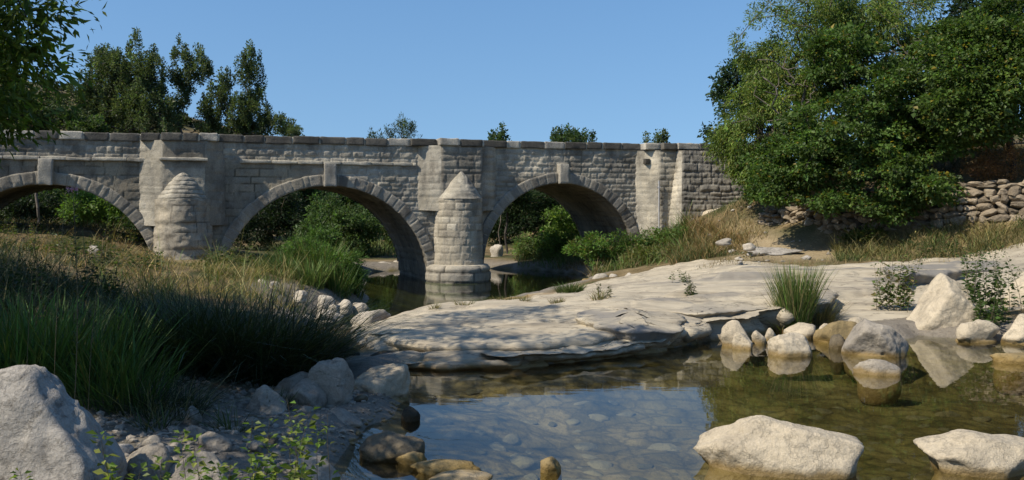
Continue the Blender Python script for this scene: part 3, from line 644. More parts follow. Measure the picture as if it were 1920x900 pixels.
# ------------------------------------------------------------------ rocks
def ico(sub):
    bm = bmesh.new(); bmesh.ops.create_icosphere(bm, subdivisions=sub, radius=1)
    bm.verts.ensure_lookup_table(); V = np.array([v.co[:] for v in bm.verts]); Fc = np.array([[v.index for v in f.verts] for f in bm.faces]); bm.free(); return V, Fc
ICO = {k: ico(k) for k in (2, 3, 4, 5)}
def rock_shape(seed, sub=4, facets=9, rough=.06, cuts=(), pw=22, fine=.012):
    rg = np.random.default_rng(seed); D, Fc = ICO[sub]
    pl = [(rg.normal(size=3), rg.uniform(.52, .85)) for _ in range(facets + 4)] + [(np.array(c[:3], float), c[3]) for c in cuts]
    inv = np.ones(len(D)) ** 10
    for n_, o in pl:
        n_ = n_ / np.linalg.norm(n_); s = np.maximum(D @ n_, 0) / o; inv = inv + s ** pw
    r = inv ** (-1 / pw)
    r = r * (1 + rough * 2.2 * fbm(D * 1.5 + seed, seed, 3) + rough * 1.1 * fbm(D * 4.5 + seed, seed + 1, 4)) + (fine * fbm(D * 14 + seed, seed + 2, 3) if sub > 3 else 0)
    return D * r[:, None], Fc
ALLROCK = []
def rock(px0, px1, yt, yb, label, z=0.0, mat=None, seed=1, sub=4, cuts=(), facets=9, rough=.06, dep=.75, group=None, yaw=0, name='boulder', sink=.35, skew=0.0, cat='boulder', lean=0):
    """a boulder whose foot, width and top are read off the photograph"""
    c = at((px0 + px1) / 2, yb, z); Y = c[1]; sx = (px1 - px0) / 2 / F * Y; sy = sx * dep
    Yc = Y + sy * .75; zt = EYE - (yt - HY) / F * Yc; sx *= Yc / Y
    hh = max(.04, zt - z); low = hh * sink + .03; sz = (hh + low) / 2
    if z < .2 and sdf(np.array([c[0]]), np.array([Yc]), POOL)[0] > -.1:
        low = max(low, z - gz1((((px0 + px1) / 2) - CX) / F * Yc, Yc) + .06); sz = (hh + low) / 2
    V, Fc = rock_shape(seed, sub, facets, rough, cuts)
    ext = np.abs(V).max(0); lo, hi = V.min(0), V.max(0)
    V = (V - (lo + hi) / 2) / ((hi - lo) / 2)
    V[:, 0] += skew * V[:, 2]; V[:, 0] -= (V[:, 0].min() + V[:, 0].max()) / 2; V[:, 0] /= np.abs(V[:, 0]).max()
    V[:, 2] += lean * V[:, 0]; V[:, 2] = (V[:, 2] - V[:, 2].min()) / (V[:, 2].max() - V[:, 2].min()) * 2 - 1
    tz = np.clip(-V[:, 2], 0, 1); rxy = np.hypot(V[:, 0], V[:, 1]); V[:, :2] *= np.where(tz > 0, np.maximum(1, (1 - np.exp(-tz * 9)) * .92 * np.sqrt(1 - tz ** 6) / np.maximum(rxy, .06)), 1)[:, None]
    V = V * (sx, sy, 1); V[:, 2] = np.where(V[:, 2] > 0, V[:, 2] * hh * .78, V[:, 2] * (low + hh * .22)) - (z - low + sz) + z + hh * .22
    if yaw: ca, sa = math.cos(R(yaw)), math.sin(R(yaw)); V[:, :2] = V[:, :2] @ np.array([[ca, sa], [-sa, ca]])
    o = mesh_obj(name, V, [Fc], mat or ROCK_PALE, None, None, True)
    o.location = ((px0 + px1) / 2 * 0 + ((px0 + px1) / 2 - CX) / F * Yc, Yc, z - low + sz)
    tag(o, label, cat, group); ALLROCK.append(o); return o
# plates of the bedrock ledge, each with a worn edge and an undercut
def plate(outline, ztop, zbot, slope, seed, label, edge=.16, under=.16, crust=0.0, bulge=.0):
    q = np.array([at(px, py, z_)[:2] for px, py, z_ in outline]); n = len(q)
    L = np.concatenate([[0], np.cumsum(np.hypot(*(np.roll(q, -1, 0) - q).T))]); qq = np.vstack([q, q[:1]]); m = 260
    t = np.linspace(0, L[-1], m, endpoint=False); P = np.stack([np.interp(t, L, qq[:, i]) for i in range(2)], 1)
    for _ in range(5): P = .5 * P + .25 * (np.roll(P, 1, 0) + np.roll(P, -1, 0))
    e = np.roll(P, -1, 0) - np.roll(P, 1, 0); nn = np.stack([e[:, 1], -e[:, 0]], 1); nn /= np.linalg.norm(nn, axis=1)[:, None]
    if ((P - P.mean(0)) * nn).sum() < 0: nn = -nn
    z3 = lambda p, k: np.stack([p[:, 0] * k, p[:, 1] * k, 0 * p[:, 0]], 1)
    P = P + nn * (.34 * fbm(z3(P, .9), seed, 4) + .07 * fbm(z3(P, 4), seed + 1, 3))[:, None]
    c = P.mean(0); H = ztop - zbot; prof = [(-under - .25, zbot - .25), (-under, zbot), (-under * .9, zbot + .25 * H), (-under * .35, zbot + .45 * H), (0, zbot + .62 * H), (0, zbot + .74 * H), (-edge * .15, zbot + .88 * H), (-edge * .5, zbot + .97 * H), (-edge, ztop)]
    V, C_ = [], []
    for off, zz in prof: V.append(np.column_stack([P + nn * off, np.full(m, zz)]))
    base = P - nn * edge
    for k in np.linspace(0, 1, 26)[1:]: w = base * (1 - k) + c * k; V.append(np.column_stack([w, np.full(m, ztop) + bulge * (1 - (1 - k) ** 2)]))
    V = np.concatenate(V); p3_ = np.column_stack([V[:, 0], V[:, 1], 0 * V[:, 0]])
    wgt = np.repeat(np.concatenate([np.linspace(.2, 1, len(prof)), np.ones(25)]), m)
    V[:, 2] += (slope * (V[:, 1] - c[1]) + .11 * fbm(p3_ * (.6, 1.0, 1), seed + 4, 3) + .06 * fbm(p3_ * (1.3, 2.6, 1), seed + 5, 5)) * wgt + .022 * fbm(p3_ * (5, 9, 1), seed + 6, 3)
    V[:, :2] += (.03 * fbm(V * (3, 3, 9), seed + 7, 3))[:, None] * np.tile(nn, (len(V) // m, 1)) * np.repeat(np.concatenate([np.ones(len(prof)), np.zeros(25)]), m)[:, None]
    r_ = len(V) // m; i_ = np.arange(r_ - 1)[:, None] * m; j_ = np.arange(m)[None]; j2 = (j_ + 1) % m
    Q = np.stack([i_ + j_, i_ + j2, i_ + m + j2, i_ + m + j_], -1).reshape(-1, 4)
    if np.cross(np.append(e[0], 0), np.array((0, 0, 1.)))[:2] @ nn[0] < 0: Q = Q[:, ::-1]
    cr = np.clip(crust * sstep(-.3, .3, fbm(p3_ * 1.6, seed + 9, 4)), 0, 1)
    o = mesh_obj('bedrock_slab', V, [Q], LEDGE, None, np.stack([0 * cr, cr, 0 * cr], 1), True); tag(o, label, kind='structure')
plate([(940,680,0),(985,687,0),(1040,684,0),(1110,678,0),(1190,668,0),(1238,658,0),(1250,646,.1),(1200,640,.2),(1120,648,.2),(1040,656,.2),(965,664,.2)], .21, -.06, .03, 181, 'long rounded rock slab at the front of the ledge', .32, .2)
plate([(745,693,0),(830,694,0),(930,690,0),(982,684,0),(905,672,.08),(800,676,.08)], .09, -.08, .01, 182, 'thin low rock slab left of the long one', .12, .1)
plate([(675,655,0),(720,666,.02),(790,672,.05),(860,671,.1),(960,668,.1),(1060,655,.15),(1150,643,.2),(1250,634,.2),(1296,622,.2),(1300,596,.45),(1200,592,.45),(1050,606,.4),(900,622,.3),(760,634,.15)], .33, .05, .055, 183, 'broad middle slab of the ledge behind the front one', .3, .12)
plate([(1075,604,.4),(1110,616,.4),(1190,624,.4),(1262,624,.35),(1296,606,.45),(1290,584,.58),(1230,570,.6),(1150,570,.58),(1095,584,.5)], .48, .30, .05, 184, 'grey domed slab on top of the ledge', .75, .06, 1.1, .08)
plate([(1282,646,0),(1340,636,0),(1420,622,0),(1468,604,.05),(1476,588,.4),(1420,580,.45),(1330,592,.45),(1290,606,.4)], .44, -.06, .06, 185, 'thick dark-footed rock slab at the right end of the ledge', .2, .22)
plate([(1230,580,.5),(1310,588,.5),(1400,578,.52),(1475,572,.55),(1560,560,.6),(1560,540,.7),(1440,538,.7),(1300,548,.65)], .60, .42, .05, 186, 'flat upper slab behind the thick one', .4, .08, .5)
plate([(1690,524,.85),(1800,512,.9),(1880,500,.98),(1860,490,1.05),(1740,494,1.0),(1660,506,.92)], .97, .75, .04, 188, 'dark weathered slab on the right bank', .12, .06, 1.2)
# two bright boulders standing in the near pool
rock(1303, 1625, 780, 893, 'large cream boulder in the near pool, peaked at its left end', seed=11, sub=5, dep=.55, facets=3, rough=.055, cuts=[(.40, 0, .92, .46), (-.78, -.1, .62, .60), (.1, -.85, .5, .66)], sink=.6, lean=-.08)
rock(1733, 1990, 810, 893, 'cream boulder cut by the right bottom corner of the photo', seed=12, sub=5, dep=.55, facets=3, rough=.05, lean=-.05, cuts=[(.34, 0, .94, .48), (-.75, -.1, .65, .60), (.1, -.85, .5, .66)], sink=.6)
rock(1578, 1703, 597, 668, 'big rounded grey boulder at the far edge of the pool with dark foot', seed=13, sub=5, mat=ROCK_GREY, cuts=[(.2, -.2, .9, .62), (-.8, 0, .5, .8)], facets=6, dep=.8)
rock(1697, 1828, 514, 624, 'tallest pale boulder with a pointed top beside the tall leafy herb', z=.05, seed=14, sub=5, cuts=[(-.75, -.1, .65, .55), (.85, 0, .4, .7), (0, -1, .1, .62), (-.2, -.8, -.45, .7)], facets=4, rough=.06, dep=.75, sink=.2, skew=.16)
rock(1604, 1688, 672, 704, 'low wet grey boulder standing alone in the water before the big grey boulder', seed=15, mat=ROCK_GREY, dep=.7)
rock(1440, 1527, 624, 668, 'rounded cream boulder with an ochre foot mirrored in the pool', seed=16, sub=5, dep=.8, facets=5)
rock(1350, 1408, 600, 650, 'left half of the pair of upright pale boulders at the pool edge', seed=17, dep=.8, facets=6, skew=-.1, group='pair of upright boulders')
rock(1372, 1412, 622, 655, 'smaller right half of the upright pale pair at the pool edge', seed=18, dep=.8, facets=6, group='pair of upright boulders')
rock(1497, 1552, 566, 607, 'round white boulder at the foot of the tall grass tussock', z=.1, seed=19, facets=4, rough=.03, dep=.9)
rock(1788, 1872, 598, 640, 'oblong pale boulder right of the tall pointed boulder', z=.02, seed=20, facets=7, dep=.6)
rock(1874, 1960, 588, 642, 'pale boulder at the right edge of the pool', z=.03, seed=21, dep=.7)
rock(1882, 1990, 512, 585, 'cream boulder on the bank at the right edge of the photo', z=.3, seed=22, dep=.6, cuts=[(0, -1, .1, .7)])
rock(1527, 1612, 600, 645, 'flat ochre boulder half under the small grey ones', z=-.02, seed=23, mat=ROCK_OCHRE, dep=.8, sink=.2)
rock(1590, 1628, 594, 622, 'small cream stone wedged behind the big grey boulder', z=.08, seed=24, sub=3)
rock(1555, 1588, 626, 655, 'small brown stone at the left foot of the big grey boulder', seed=25, sub=3, mat=ROCK_WET)
for i, (a, b, c, d, lab) in enumerate([(1410, 1436, 620, 642, 'small pale stone just right of the upright pair'), (1432, 1456, 614, 640, 'second small pale stone right of the upright pair'), 
        (1470, 1530, 606, 632, 'pale stone behind the boulder that is mirrored in the pool'), (1530, 1560, 606, 626, 'small grey stone below the round white boulder'), (1650, 1700, 582, 602, 'low pale stone at the left foot of the tall pointed boulder')]):
    rock(a, b, c, d, lab, z=.03, seed=30 + i, sub=3, group='small stones at the far pool edge', name='stone', cat='stone')
rock(1860, 1940, 662, 682, 'flat ochre slab awash at the right edge of the pool', seed=38, mat=ROCK_OCHRE, dep=.7, sink=.6)
# left side of the pool
rock(658, 768, 684, 758, 'pitted tan boulder at the left edge of the pool', seed=41, sub=5, dep=.8, facets=6, rough=.07)
rock(672, 797, 811, 866, 'wet brown boulder breaking the water near the left shore', seed=42, sub=5, mat=ROCK_WET, dep=.7, facets=6, cuts=[(.3, -.2, .9, .6)], sink=.9)
rock(752, 788, 762, 790, 'small black stone in the water beside the tan pitted boulder', seed=43, mat=ROCK_DARK, sub=3)
rock(1012, 1056, 856, 888, 'small ochre stone poking out in the middle of the pool', seed=441, mat=ROCK_OCHRE, sub=4, facets=4)
rock(790, 925, 886, 912, 'pale stone top cut by the bottom edge of the photo', seed=45, dep=.6, sink=1.0)
rock(768, 905, 862, 890, 'flat ochre stone awash in front of the wet brown boulder', seed=46, mat=ROCK_OCHRE, dep=.5, sink=2.0, rough=.08)
rock(742, 800, 848, 872, 'small rusty stone awash right of the wet brown boulder', seed=146, mat=ROCK_OCHRE, sub=3, dep=.6, sink=1.5)
rock(638, 680, 650, 680, 'round black mossy stone at the tip of the ledge', z=.0, seed=47, mat=ROCK_DARK)
rock(688, 757, 656, 681, 'flat black mossy stone beside the round black one', z=.0, seed=48, mat=ROCK_DARK, dep=.6)
for i, (a, b, c, d, z, m, lab) in enumerate([
        (0, 228, 680, 965, .35, ROCK_PALE, 'huge pale lichen-spotted boulder filling the lower left corner'),
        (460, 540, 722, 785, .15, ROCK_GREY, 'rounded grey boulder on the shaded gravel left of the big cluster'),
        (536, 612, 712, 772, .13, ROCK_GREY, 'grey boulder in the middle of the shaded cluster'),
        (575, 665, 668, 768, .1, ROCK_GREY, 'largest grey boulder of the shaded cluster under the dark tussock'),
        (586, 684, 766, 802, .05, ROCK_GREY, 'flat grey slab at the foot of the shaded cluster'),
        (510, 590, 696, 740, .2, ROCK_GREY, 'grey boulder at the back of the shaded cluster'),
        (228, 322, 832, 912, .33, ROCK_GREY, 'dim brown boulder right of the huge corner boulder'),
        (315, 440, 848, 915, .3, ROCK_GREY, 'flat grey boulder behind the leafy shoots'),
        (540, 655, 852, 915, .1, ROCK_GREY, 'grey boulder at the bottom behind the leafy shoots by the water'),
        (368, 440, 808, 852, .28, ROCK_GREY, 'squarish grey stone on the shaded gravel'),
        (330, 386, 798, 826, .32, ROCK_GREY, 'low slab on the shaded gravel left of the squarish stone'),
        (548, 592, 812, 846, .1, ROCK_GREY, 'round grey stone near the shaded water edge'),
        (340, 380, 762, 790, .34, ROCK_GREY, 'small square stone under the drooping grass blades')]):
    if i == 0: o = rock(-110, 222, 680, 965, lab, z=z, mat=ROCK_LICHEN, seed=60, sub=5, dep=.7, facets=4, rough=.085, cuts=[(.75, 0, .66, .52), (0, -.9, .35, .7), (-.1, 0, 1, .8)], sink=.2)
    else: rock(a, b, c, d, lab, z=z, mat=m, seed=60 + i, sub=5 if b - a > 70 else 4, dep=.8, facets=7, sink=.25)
for i, (a, b, c, d, z, lab) in enumerate([(655, 732, 580, 615, -.42, 'broad white boulder beside the river at the tip of the ledge'), (660, 692, 567, 586, -.3, 'small white boulder behind the broad one by the river'), (628, 662, 561, 584, -.25, 'blocky white boulder in the riverside heap'),
        (594, 632, 553, 582, -.2, 'tall pale boulder at the left of the riverside heap'), (585, 645, 580, 602, -.3, 'flat grey stone at the front of the riverside heap'), (616, 636, 570, 590, -.25, 'little bluish stone in the riverside heap'),
        (478, 502, 523, 546, .3, 'pale stone in the dry grass behind the dark tussock'), (503, 522, 527, 548, .28, 'second pale stone in the dry grass right of the first'), (549, 577, 544, 562, .1, 'pale stone at the foot of the green reeds'),
        (560, 590, 590, 606, -.2, 'dim stone at the left end of the riverside heap'), (528, 548, 536, 552, .15, 'little white stone among the grass by the reeds')]):
    rock(a, b, c, d, lab, z=z, mat=ROCK_DRY, seed=90 + i, sub=4, group='pale stones by the river', name='boulder')
for i, (a, b, c, d, z, m, lab) in enumerate([(1090, 1112, 522, 534, -.2, ROCK_GREY, 'small bluish stone left of the pale stones under the bushes'), (1110, 1142, 512, 528, -.05, ROCK_DRY, 'pale stone under the riverside bushes, left of its row'),
        (1142, 1160, 513, 527, 0, ROCK_DRY, 'little pale stone in the middle of the row under the bushes'), (1168, 1188, 511, 526, .05, ROCK_DRY, 'pale stone right of the middle in the row under the bushes'),
        (1185, 1214, 514, 530, .1, ROCK_DRY, 'pale stone at the right end of the row under the bushes'),
        (1392, 1418, 455, 466, 1.3, ROCK_DRY, 'lone pale stone on the sandy path'), (160, 196, 460, 482, .95, ROCK_DRY, 'pale boulder on the dry bank under the left arch'), (1340, 1372, 446, 456, 1.5, ROCK_GREY, 'flat grey stone in the path left of the lone pale one')]):
    rock(a, b, c, d, lab, z=z, mat=m, seed=120 + i, sub=3, name='stone', cat='stone')
for i, (a, b, c, d, lab) in enumerate([(918, 944, 458, 482, 'pale block of rock behind the right arch left of the tree trunk'), (664, 700, 489, 500, 'low pale stone on the gravel bar under the middle arch, left one'), (700, 740, 490, 501, 'low pale stone on the gravel bar under the middle arch'), (738, 768, 488, 499, 'low pale stone on the gravel bar beside the pier')]):
    rock(a, b, c, d, lab, z=-.1 if i < 1 else -.35, seed=140 + i, sub=3, mat=ROCK_DRY, name='stone', cat='stone')
rock(1312, 1420, 382, 402, 'long whitish rock shelf at the top of the path below the wing wall', z=2.3, seed=150, sub=5, dep=.5, name='rock_shelf', cat='rock', lean=.5, sink=1.2, rough=.1)
# stones on the bed of the pool
rg = np.random.default_rng(5); cnt = 0; bedk = []
for _ in range(4000):
    if cnt >= 190: break
    px, py = rg.uniform(650, 1950), rg.uniform(705, 905); c = at(px, py)
    if sdf(np.array([c[0]]), np.array([c[1]]), POOL)[0] < .3: continue
    s = rg.uniform(.08, .26) * (1.6 if rg.random() < .15 else 1) * (1.15 if py > 760 else .9)
    if any(np.hypot(c[0]-a, c[1]-b) < (s + q) * .8 for a, b, q in bedk): continue
    zb = gz1(c[0], c[1]); bedk.append((c[0], c[1], s))
    V, Fc = rock_shape(200 + cnt, 3, 9, .10); V = V * (s, s * rg.uniform(.55, .85), min(s * .3, max(.04, -zb * .5)))
    a = rg.uniform(0, 6.28); V[:, :2] = V[:, :2] @ np.array([[math.cos(a), math.sin(a)], [-math.sin(a), math.cos(a)]])
    o = mesh_obj('bed_stone', V, [Fc], BED_STONE_DARK if c[0] > 2.2 or cnt % 3 == 0 else BED_STONE, None, None, True); o.location = (c[0], c[1], zb - .02)  # darker stones to the right follow the painted deep-water tone
    tag(o, 'smooth drowned stone lying on the bed of the clear pool', 'stone', 'stones on the pool bed'); cnt += 1
for i in range(34):
    x_, y_ = rg.uniform(-4.0, -1.4), rg.uniform(7.2, 12.0)
    if sdf(np.array([x_]), np.array([y_]), POOL)[0] > .05: continue
    s_ = rg.uniform(.05, .15); V, Fc = rock_shape(800 + i, 3, 8, .07); V = V * (s_, s_ * rg.uniform(.6, .95), s_ * rg.uniform(.45, .7)); a_ = rg.uniform(0, 6.28); V[:, :2] = V[:, :2] @ np.array([[math.cos(a_), math.sin(a_)], [-math.sin(a_), math.cos(a_)]])
    o = mesh_obj('cobble', V, [Fc], [ROCK_GREY, ROCK_WET, ROCK_LICHEN][i % 3], None, None, True); o.location = (x_, y_, gz1(x_, y_) + s_ * .2); tag(o, 'dim cobble lying on the shaded gravel shore', 'cobble', 'cobbles on the shaded shore')
# rubble on the path slope
for i in range(46):
    px_, Y_ = rg.uniform(1300, 1560), rg.uniform(27.5, 36); x_ = xy(px_, Y_)
    s_ = rg.uniform(.05, .14) * (1.7 if rg.random() < .15 else 1); V, Fc = rock_shape(900 + i, 3, 8, .08); V = V * (s_, s_ * rg.uniform(.6, .95), s_ * rg.uniform(.4, .65)); a_ = rg.uniform(0, 6.28); V[:, :2] = V[:, :2] @ np.array([[math.cos(a_), math.sin(a_)], [-math.sin(a_), math.cos(a_)]])
    o = mesh_obj('rubble_stone', V, [Fc], [ROCK_DRY, ROCK_GREY, ROCK_LICHEN][i % 3], None, None, True); o.location = (x_, Y_, gz1(x_, Y_) + s_ * .15); tag(o, 'loose pale rubble stone on the sandy path slope', 'stone', 'rubble on the path slope')
for i, (a, b, c, d, z, lab) in enumerate([(1395, 1500, 462, 474, 1.1, 'low bedrock step across the lower path')]):
    rock(a, b, c, d, lab, z=z, mat=ROCK_LICHEN if i < 2 else ROCK_DRY, seed=160 + i, sub=5, dep=.7, rough=.1, name='rock_shelf', cat='rock', sink=1.0)
# gravel on the shaded shore: far too many to count
bg = Bag(); V2, F2 = ICO[2]
V2, F2 = ico(1)
n = 2600; gxp = rg.uniform(-4.4, -1.3, n); gyp = rg.uniform(6.6, 12.5, n)
gzp = gh(gxp, gyp); ok = sdf(gxp, gyp, POOL) < .05
for x_, y_, z_ in zip(gxp[ok], gyp[ok], gzp[ok]):
    s = .012 + .05 * rg.random() ** 3; bg.add(V2 * (1 + .18 * rg.normal(size=(len(V2), 1))) * (s, s * .8, s * .55) + (x_, y_, z_ + s * .2), T=F2)
tag(bg.build('gravel', ROCK_GREY, None, False), 'grey gravel strewn over the shaded shore', 'gravel', kind='stuff')

# dry stone walls
def dry_wall(name, label, base, tops, seed, loose=0.0):
    base = np.array(base); L = np.concatenate([[0], np.cumsum(np.hypot(*np.diff(base[:, :2], axis=0).T))]); rg = np.random.default_rng(seed); bg = Bag()
    V0, F0 = ICO[3]
    z_rel = 0
    while z_rel < max(tops):
        ch = rg.uniform(.11, .27); s = rg.uniform(-.2, 0)
        while s < L[-1]:
            w = rg.uniform(.14, .6); m = s + w / 2
            if z_rel + ch * .5 < np.interp(m, L, tops) + rg.normal(0, .05):
                x_, y_, z_ = [np.interp(m, L, base[:, i]) for i in range(3)]
                i = min(max(np.searchsorted(L, m) - 1, 0), len(base) - 2); t = base[i+1] - base[i]; t[2] = 0; t /= np.linalg.norm(t); nb = np.array((-t[1], t[0], 0))
                if nb[1] < 0: nb = -nb
                V, Fc = rock_shape(int(rg.integers(1e6)), 3, 12, .07, pw=60); lo, hi = V.min(0), V.max(0); V = (V - (lo + hi) / 2) / ((hi - lo) / 2)
                V = np.sign(V) * np.abs(V) ** .9
                V = V * (w * .58, .24, ch * rg.uniform(.5, .75)); a = rg.normal(0, .14 + loose); ca, sa = math.cos(a), math.sin(a)
                V = V @ np.array([[ca, 0, sa], [0, 1, 0], [-sa, 0, ca]])
                dpt = .12 * z_rel + rg.normal(0, .03 + loose * .2)
                W = np.array((x_, y_, z_ + z_rel + ch / 2 + rg.normal(0, loose * .06))) + nb * (dpt + .2) + V[:, :1] * t + V[:, 1:2] * nb + V[:, 2:3] * UP
                bg.add(W, T=Fc, c=np.array((1, .97, .92)) * rg.uniform(.55, 1.25))
            s += w
        z_rel += ch * .95
    o = bg.build(name, ROCK_WALL, None, False); return tag(o, label, 'wall', 'dry stone terrace walls')
dry_wall('dry_stone_wall', 'tumbled end of the dry stone wall beside the sandy path', [atY(1424, 438, 34), atY(1480, 446, 32.8), atY(1552, 452, 31.2)], [.85, 1.25, 1.6], 3, .25)
dry_wall('dry_stone_wall', 'tall dry stone terrace wall at the right edge under the dry shrub', [atY(1530, 455, 31.3), atY(1650, 452, 29.4), atY(1760, 448, 28.2), atY(1860, 444, 27.2), atY(2000, 440, 26)], [1.7, 1.8, 1.75, 1.7, 1.7], 4, .06)

# ------------------------------------------------------------------ foliage makers
def leaves(P, D, N, L, W, col, bag, fold=.25):
    """P base points, D directions, N leaf normals; each leaf one folded diamond"""
    n = len(P); D = D / (np.linalg.norm(D, axis=1)[:, None] + 1e-9); S = np.cross(D, N); S /= np.linalg.norm(S, axis=1)[:, None] + 1e-9; Nn = np.cross(S, D)
    L = np.broadcast_to(L, (n,))[:, None]; W = np.broadcast_to(W, (n,))[:, None]
    V = np.empty((n, 4, 3)); V[:, 0] = P; V[:, 2] = P + D * L
    V[:, 1] = P + D * L * .42 + S * W * .5 + Nn * W * fold; V[:, 3] = P + D * L * .42 - S * W * .5 + Nn * W * fold
    bag.add(V.reshape(-1, 3), np.arange(4 * n).reshape(-1, 4), c=np.repeat(np.broadcast_to(col, (n, 3)), 4, axis=0))
def tones(rg, n, base, var=.25, alt=None, altf=.12):
    c = np.array(base) * np.exp(rg.normal(0, var, (n, 1))) * np.exp(rg.normal(0, .06, (n, 3)))
    if alt is not None:
        k = rg.random(n) < altf; c[k] = np.array(alt) * np.exp(rg.normal(0, .2, (k.sum(), 1)))
    return np.clip(c, .004, .6)
def skeleton(rg, base, start, clumps, step=.55, sag=.0):
    """grow limbs from the trunk to every clump; returns nodes, parents"""
    nodes = [np.array(base, float)]; par = [-1]; n0 = max(3, int(np.linalg.norm(np.array(start) - base) / step)); a = np.array(base, float)
    for i in range(1, n0 + 1):
        q = a + (np.array(start) - a) * i / n0 + rg.normal(0, .06, 3) * (1, 1, .2); nodes.append(q); par.append(len(nodes) - 2)
    order = np.argsort(np.linalg.norm(clumps - start, axis=1))
    for k in order:
        c = clumps[k]; N = np.array(nodes[max(1, n0 // 2):]); off = max(1, n0 // 2)
        d = np.linalg.norm(N - c, axis=1) + .6 * np.maximum(N[:, 2] - c[2], 0)
        j = int(np.argmin(d)) + off; p = nodes[j]; m = max(1, int(np.linalg.norm(c - p) / step)); prev = j
        bend = rg.normal(0, .12, 3) * np.linalg.norm(c - p)
        for i in range(1, m + 1):
            t = i / m; q = p + (c - p) * t + bend * math.sin(math.pi * t) + UP * sag * math.sin(math.pi * t); nodes.append(q); par.append(prev); prev = len(nodes) - 1
    return np.array(nodes), np.array(par)
def limbs(bag, nodes, par, rmax, rtip=.012, expo=.5, sides=6, c=None):
    cnt = np.zeros(len(nodes)); has = np.zeros(len(nodes), bool); has[par[par >= 0]] = True; cnt[~has] = 1
    for i in range(len(nodes) - 1, 0, -1): cnt[par[i]] += cnt[i]
    rr = rtip * np.maximum(cnt, 1) ** expo; rr = np.minimum(rr, rmax * (.55 + .45 * (rr / rr.max())))
    i = np.arange(1, len(nodes)); A, Bn = nodes[par[i]], nodes[i]; ra, rb = rr[par[i]], rr[i]; ra = np.minimum(ra, rb * 1.6)
    d = Bn - A; d /= np.linalg.norm(d, axis=1)[:, None] + 1e-9; ref = np.where(np.abs(d[:, 2:3]) > .9, np.array([[1., 0, 0]]), np.array([[0, 0, 1.]]))
    a = np.cross(d, ref); a /= np.linalg.norm(a, axis=1)[:, None] + 1e-9; b = np.cross(d, a); th = np.linspace(0, 2*np.pi, sides, endpoint=False)
    ring = np.cos(th)[None, :, None] * a[:, None] + np.sin(th)[None, :, None] * b[:, None]
    V = np.concatenate([A[:, None] - d[:, None] * ra[:, None, None] * .3 + ring * ra[:, None, None], Bn[:, None] + ring * rb[:, None, None]], 1)
    m = len(i); k = np.arange(m)[:, None] * 2 * sides; j = np.arange(sides)[None]; j2 = (j + 1) % sides
    bag.add(V.reshape(-1, 3), np.stack([k + j, k + j2, k + sides + j2, k + sides + j], -1).reshape(-1, 4), c=c)
def tree(name, label, cat, base, start, blobs, nclump, nleaf, lw, col, seed, clump=.55, droop=.3, rmax=.25, rtip=.012, bark=None, group=None, stretch=(1, 1, .7), alt=None, altf=.1, var=.25, parts=('crown', 'trunk'), up=0.0, fill=.45, step=.55, leafmat=None, expo=.5, bare=()):
    rg = np.random.default_rng(seed); base = np.asarray(base, float); start = np.asarray(start, float)
    root = empty(name, tuple(base)); tag(root, label, cat, group)
    B = np.array(blobs, float); vol = B[:, 3] * B[:, 4] * B[:, 5]; vol = vol ** .6; pick = rg.choice(len(B), nclump, p=vol / vol.sum())
    d = rg.normal(size=(nclump, 3)); d /= np.linalg.norm(d, axis=1)[:, None]; rad = rg.random(nclump) ** fill
    Cc = B[pick, :3] + d * rad[:, None] * B[pick, 3:6]
    Cc = Cc + .35 * np.stack([fbm(Cc * .5, seed + i, 2) for i in range(3)], 1) * B[pick, 3:6]
    Cs = Cc
    for bx in bare: Cs = np.concatenate([Cs, np.array(bx[:3]) + rg.normal(0, 1, (40, 3)) * np.array(bx[3:]) * .6])
    nodes, par = skeleton(rg, base, start, Cs, step)
    bg = Bag(); limbs(bg, nodes - base, par, rmax, rtip, expo); 
    pl = bg.build(parts[1], bark or BARK, root, True)
    sz = np.exp(rg.normal(0, .35, nclump)); cn = np.maximum(4, (nleaf * sz / sz.sum())).astype(int); ci = np.repeat(np.arange(nclump), cn); n = len(ci)
    off = rg.normal(size=(n, 3)); off /= np.linalg.norm(off, axis=1)[:, None]; off *= (rg.random(n) ** .5)[:, None]
    off = off * (clump * sz[ci] ** .5)[:, None] * np.array(stretch)
    P = Cc[ci] + off - base
    out = off + (Cc[ci] - B[pick[ci], :3]) * .3; out /= np.linalg.norm(out, axis=1)[:, None] + 1e-9
    D = out + rg.normal(0, .6, (n, 3)) - UP * droop + UP * up
    N = rg.normal(0, .65, (n, 3)) + UP * .8 + out * .35
    ctone = np.exp(rg.normal(0, .18, nclump))[ci][:, None]
    c = tones(rg, n, col, var, alt, altf) * ctone
    s = np.exp(rg.normal(0, .33, n)); bg = Bag(); leaves(P, D, N, lw[0] * s, lw[1] * s, c, bg); bg.build(parts[0], leafmat or LEAF, root)
    return root
def bl(px, py, Y, rx, ry, rz): p = atY(px, py, Y); return (p[0], p[1], p[2], rx, ry, rz)

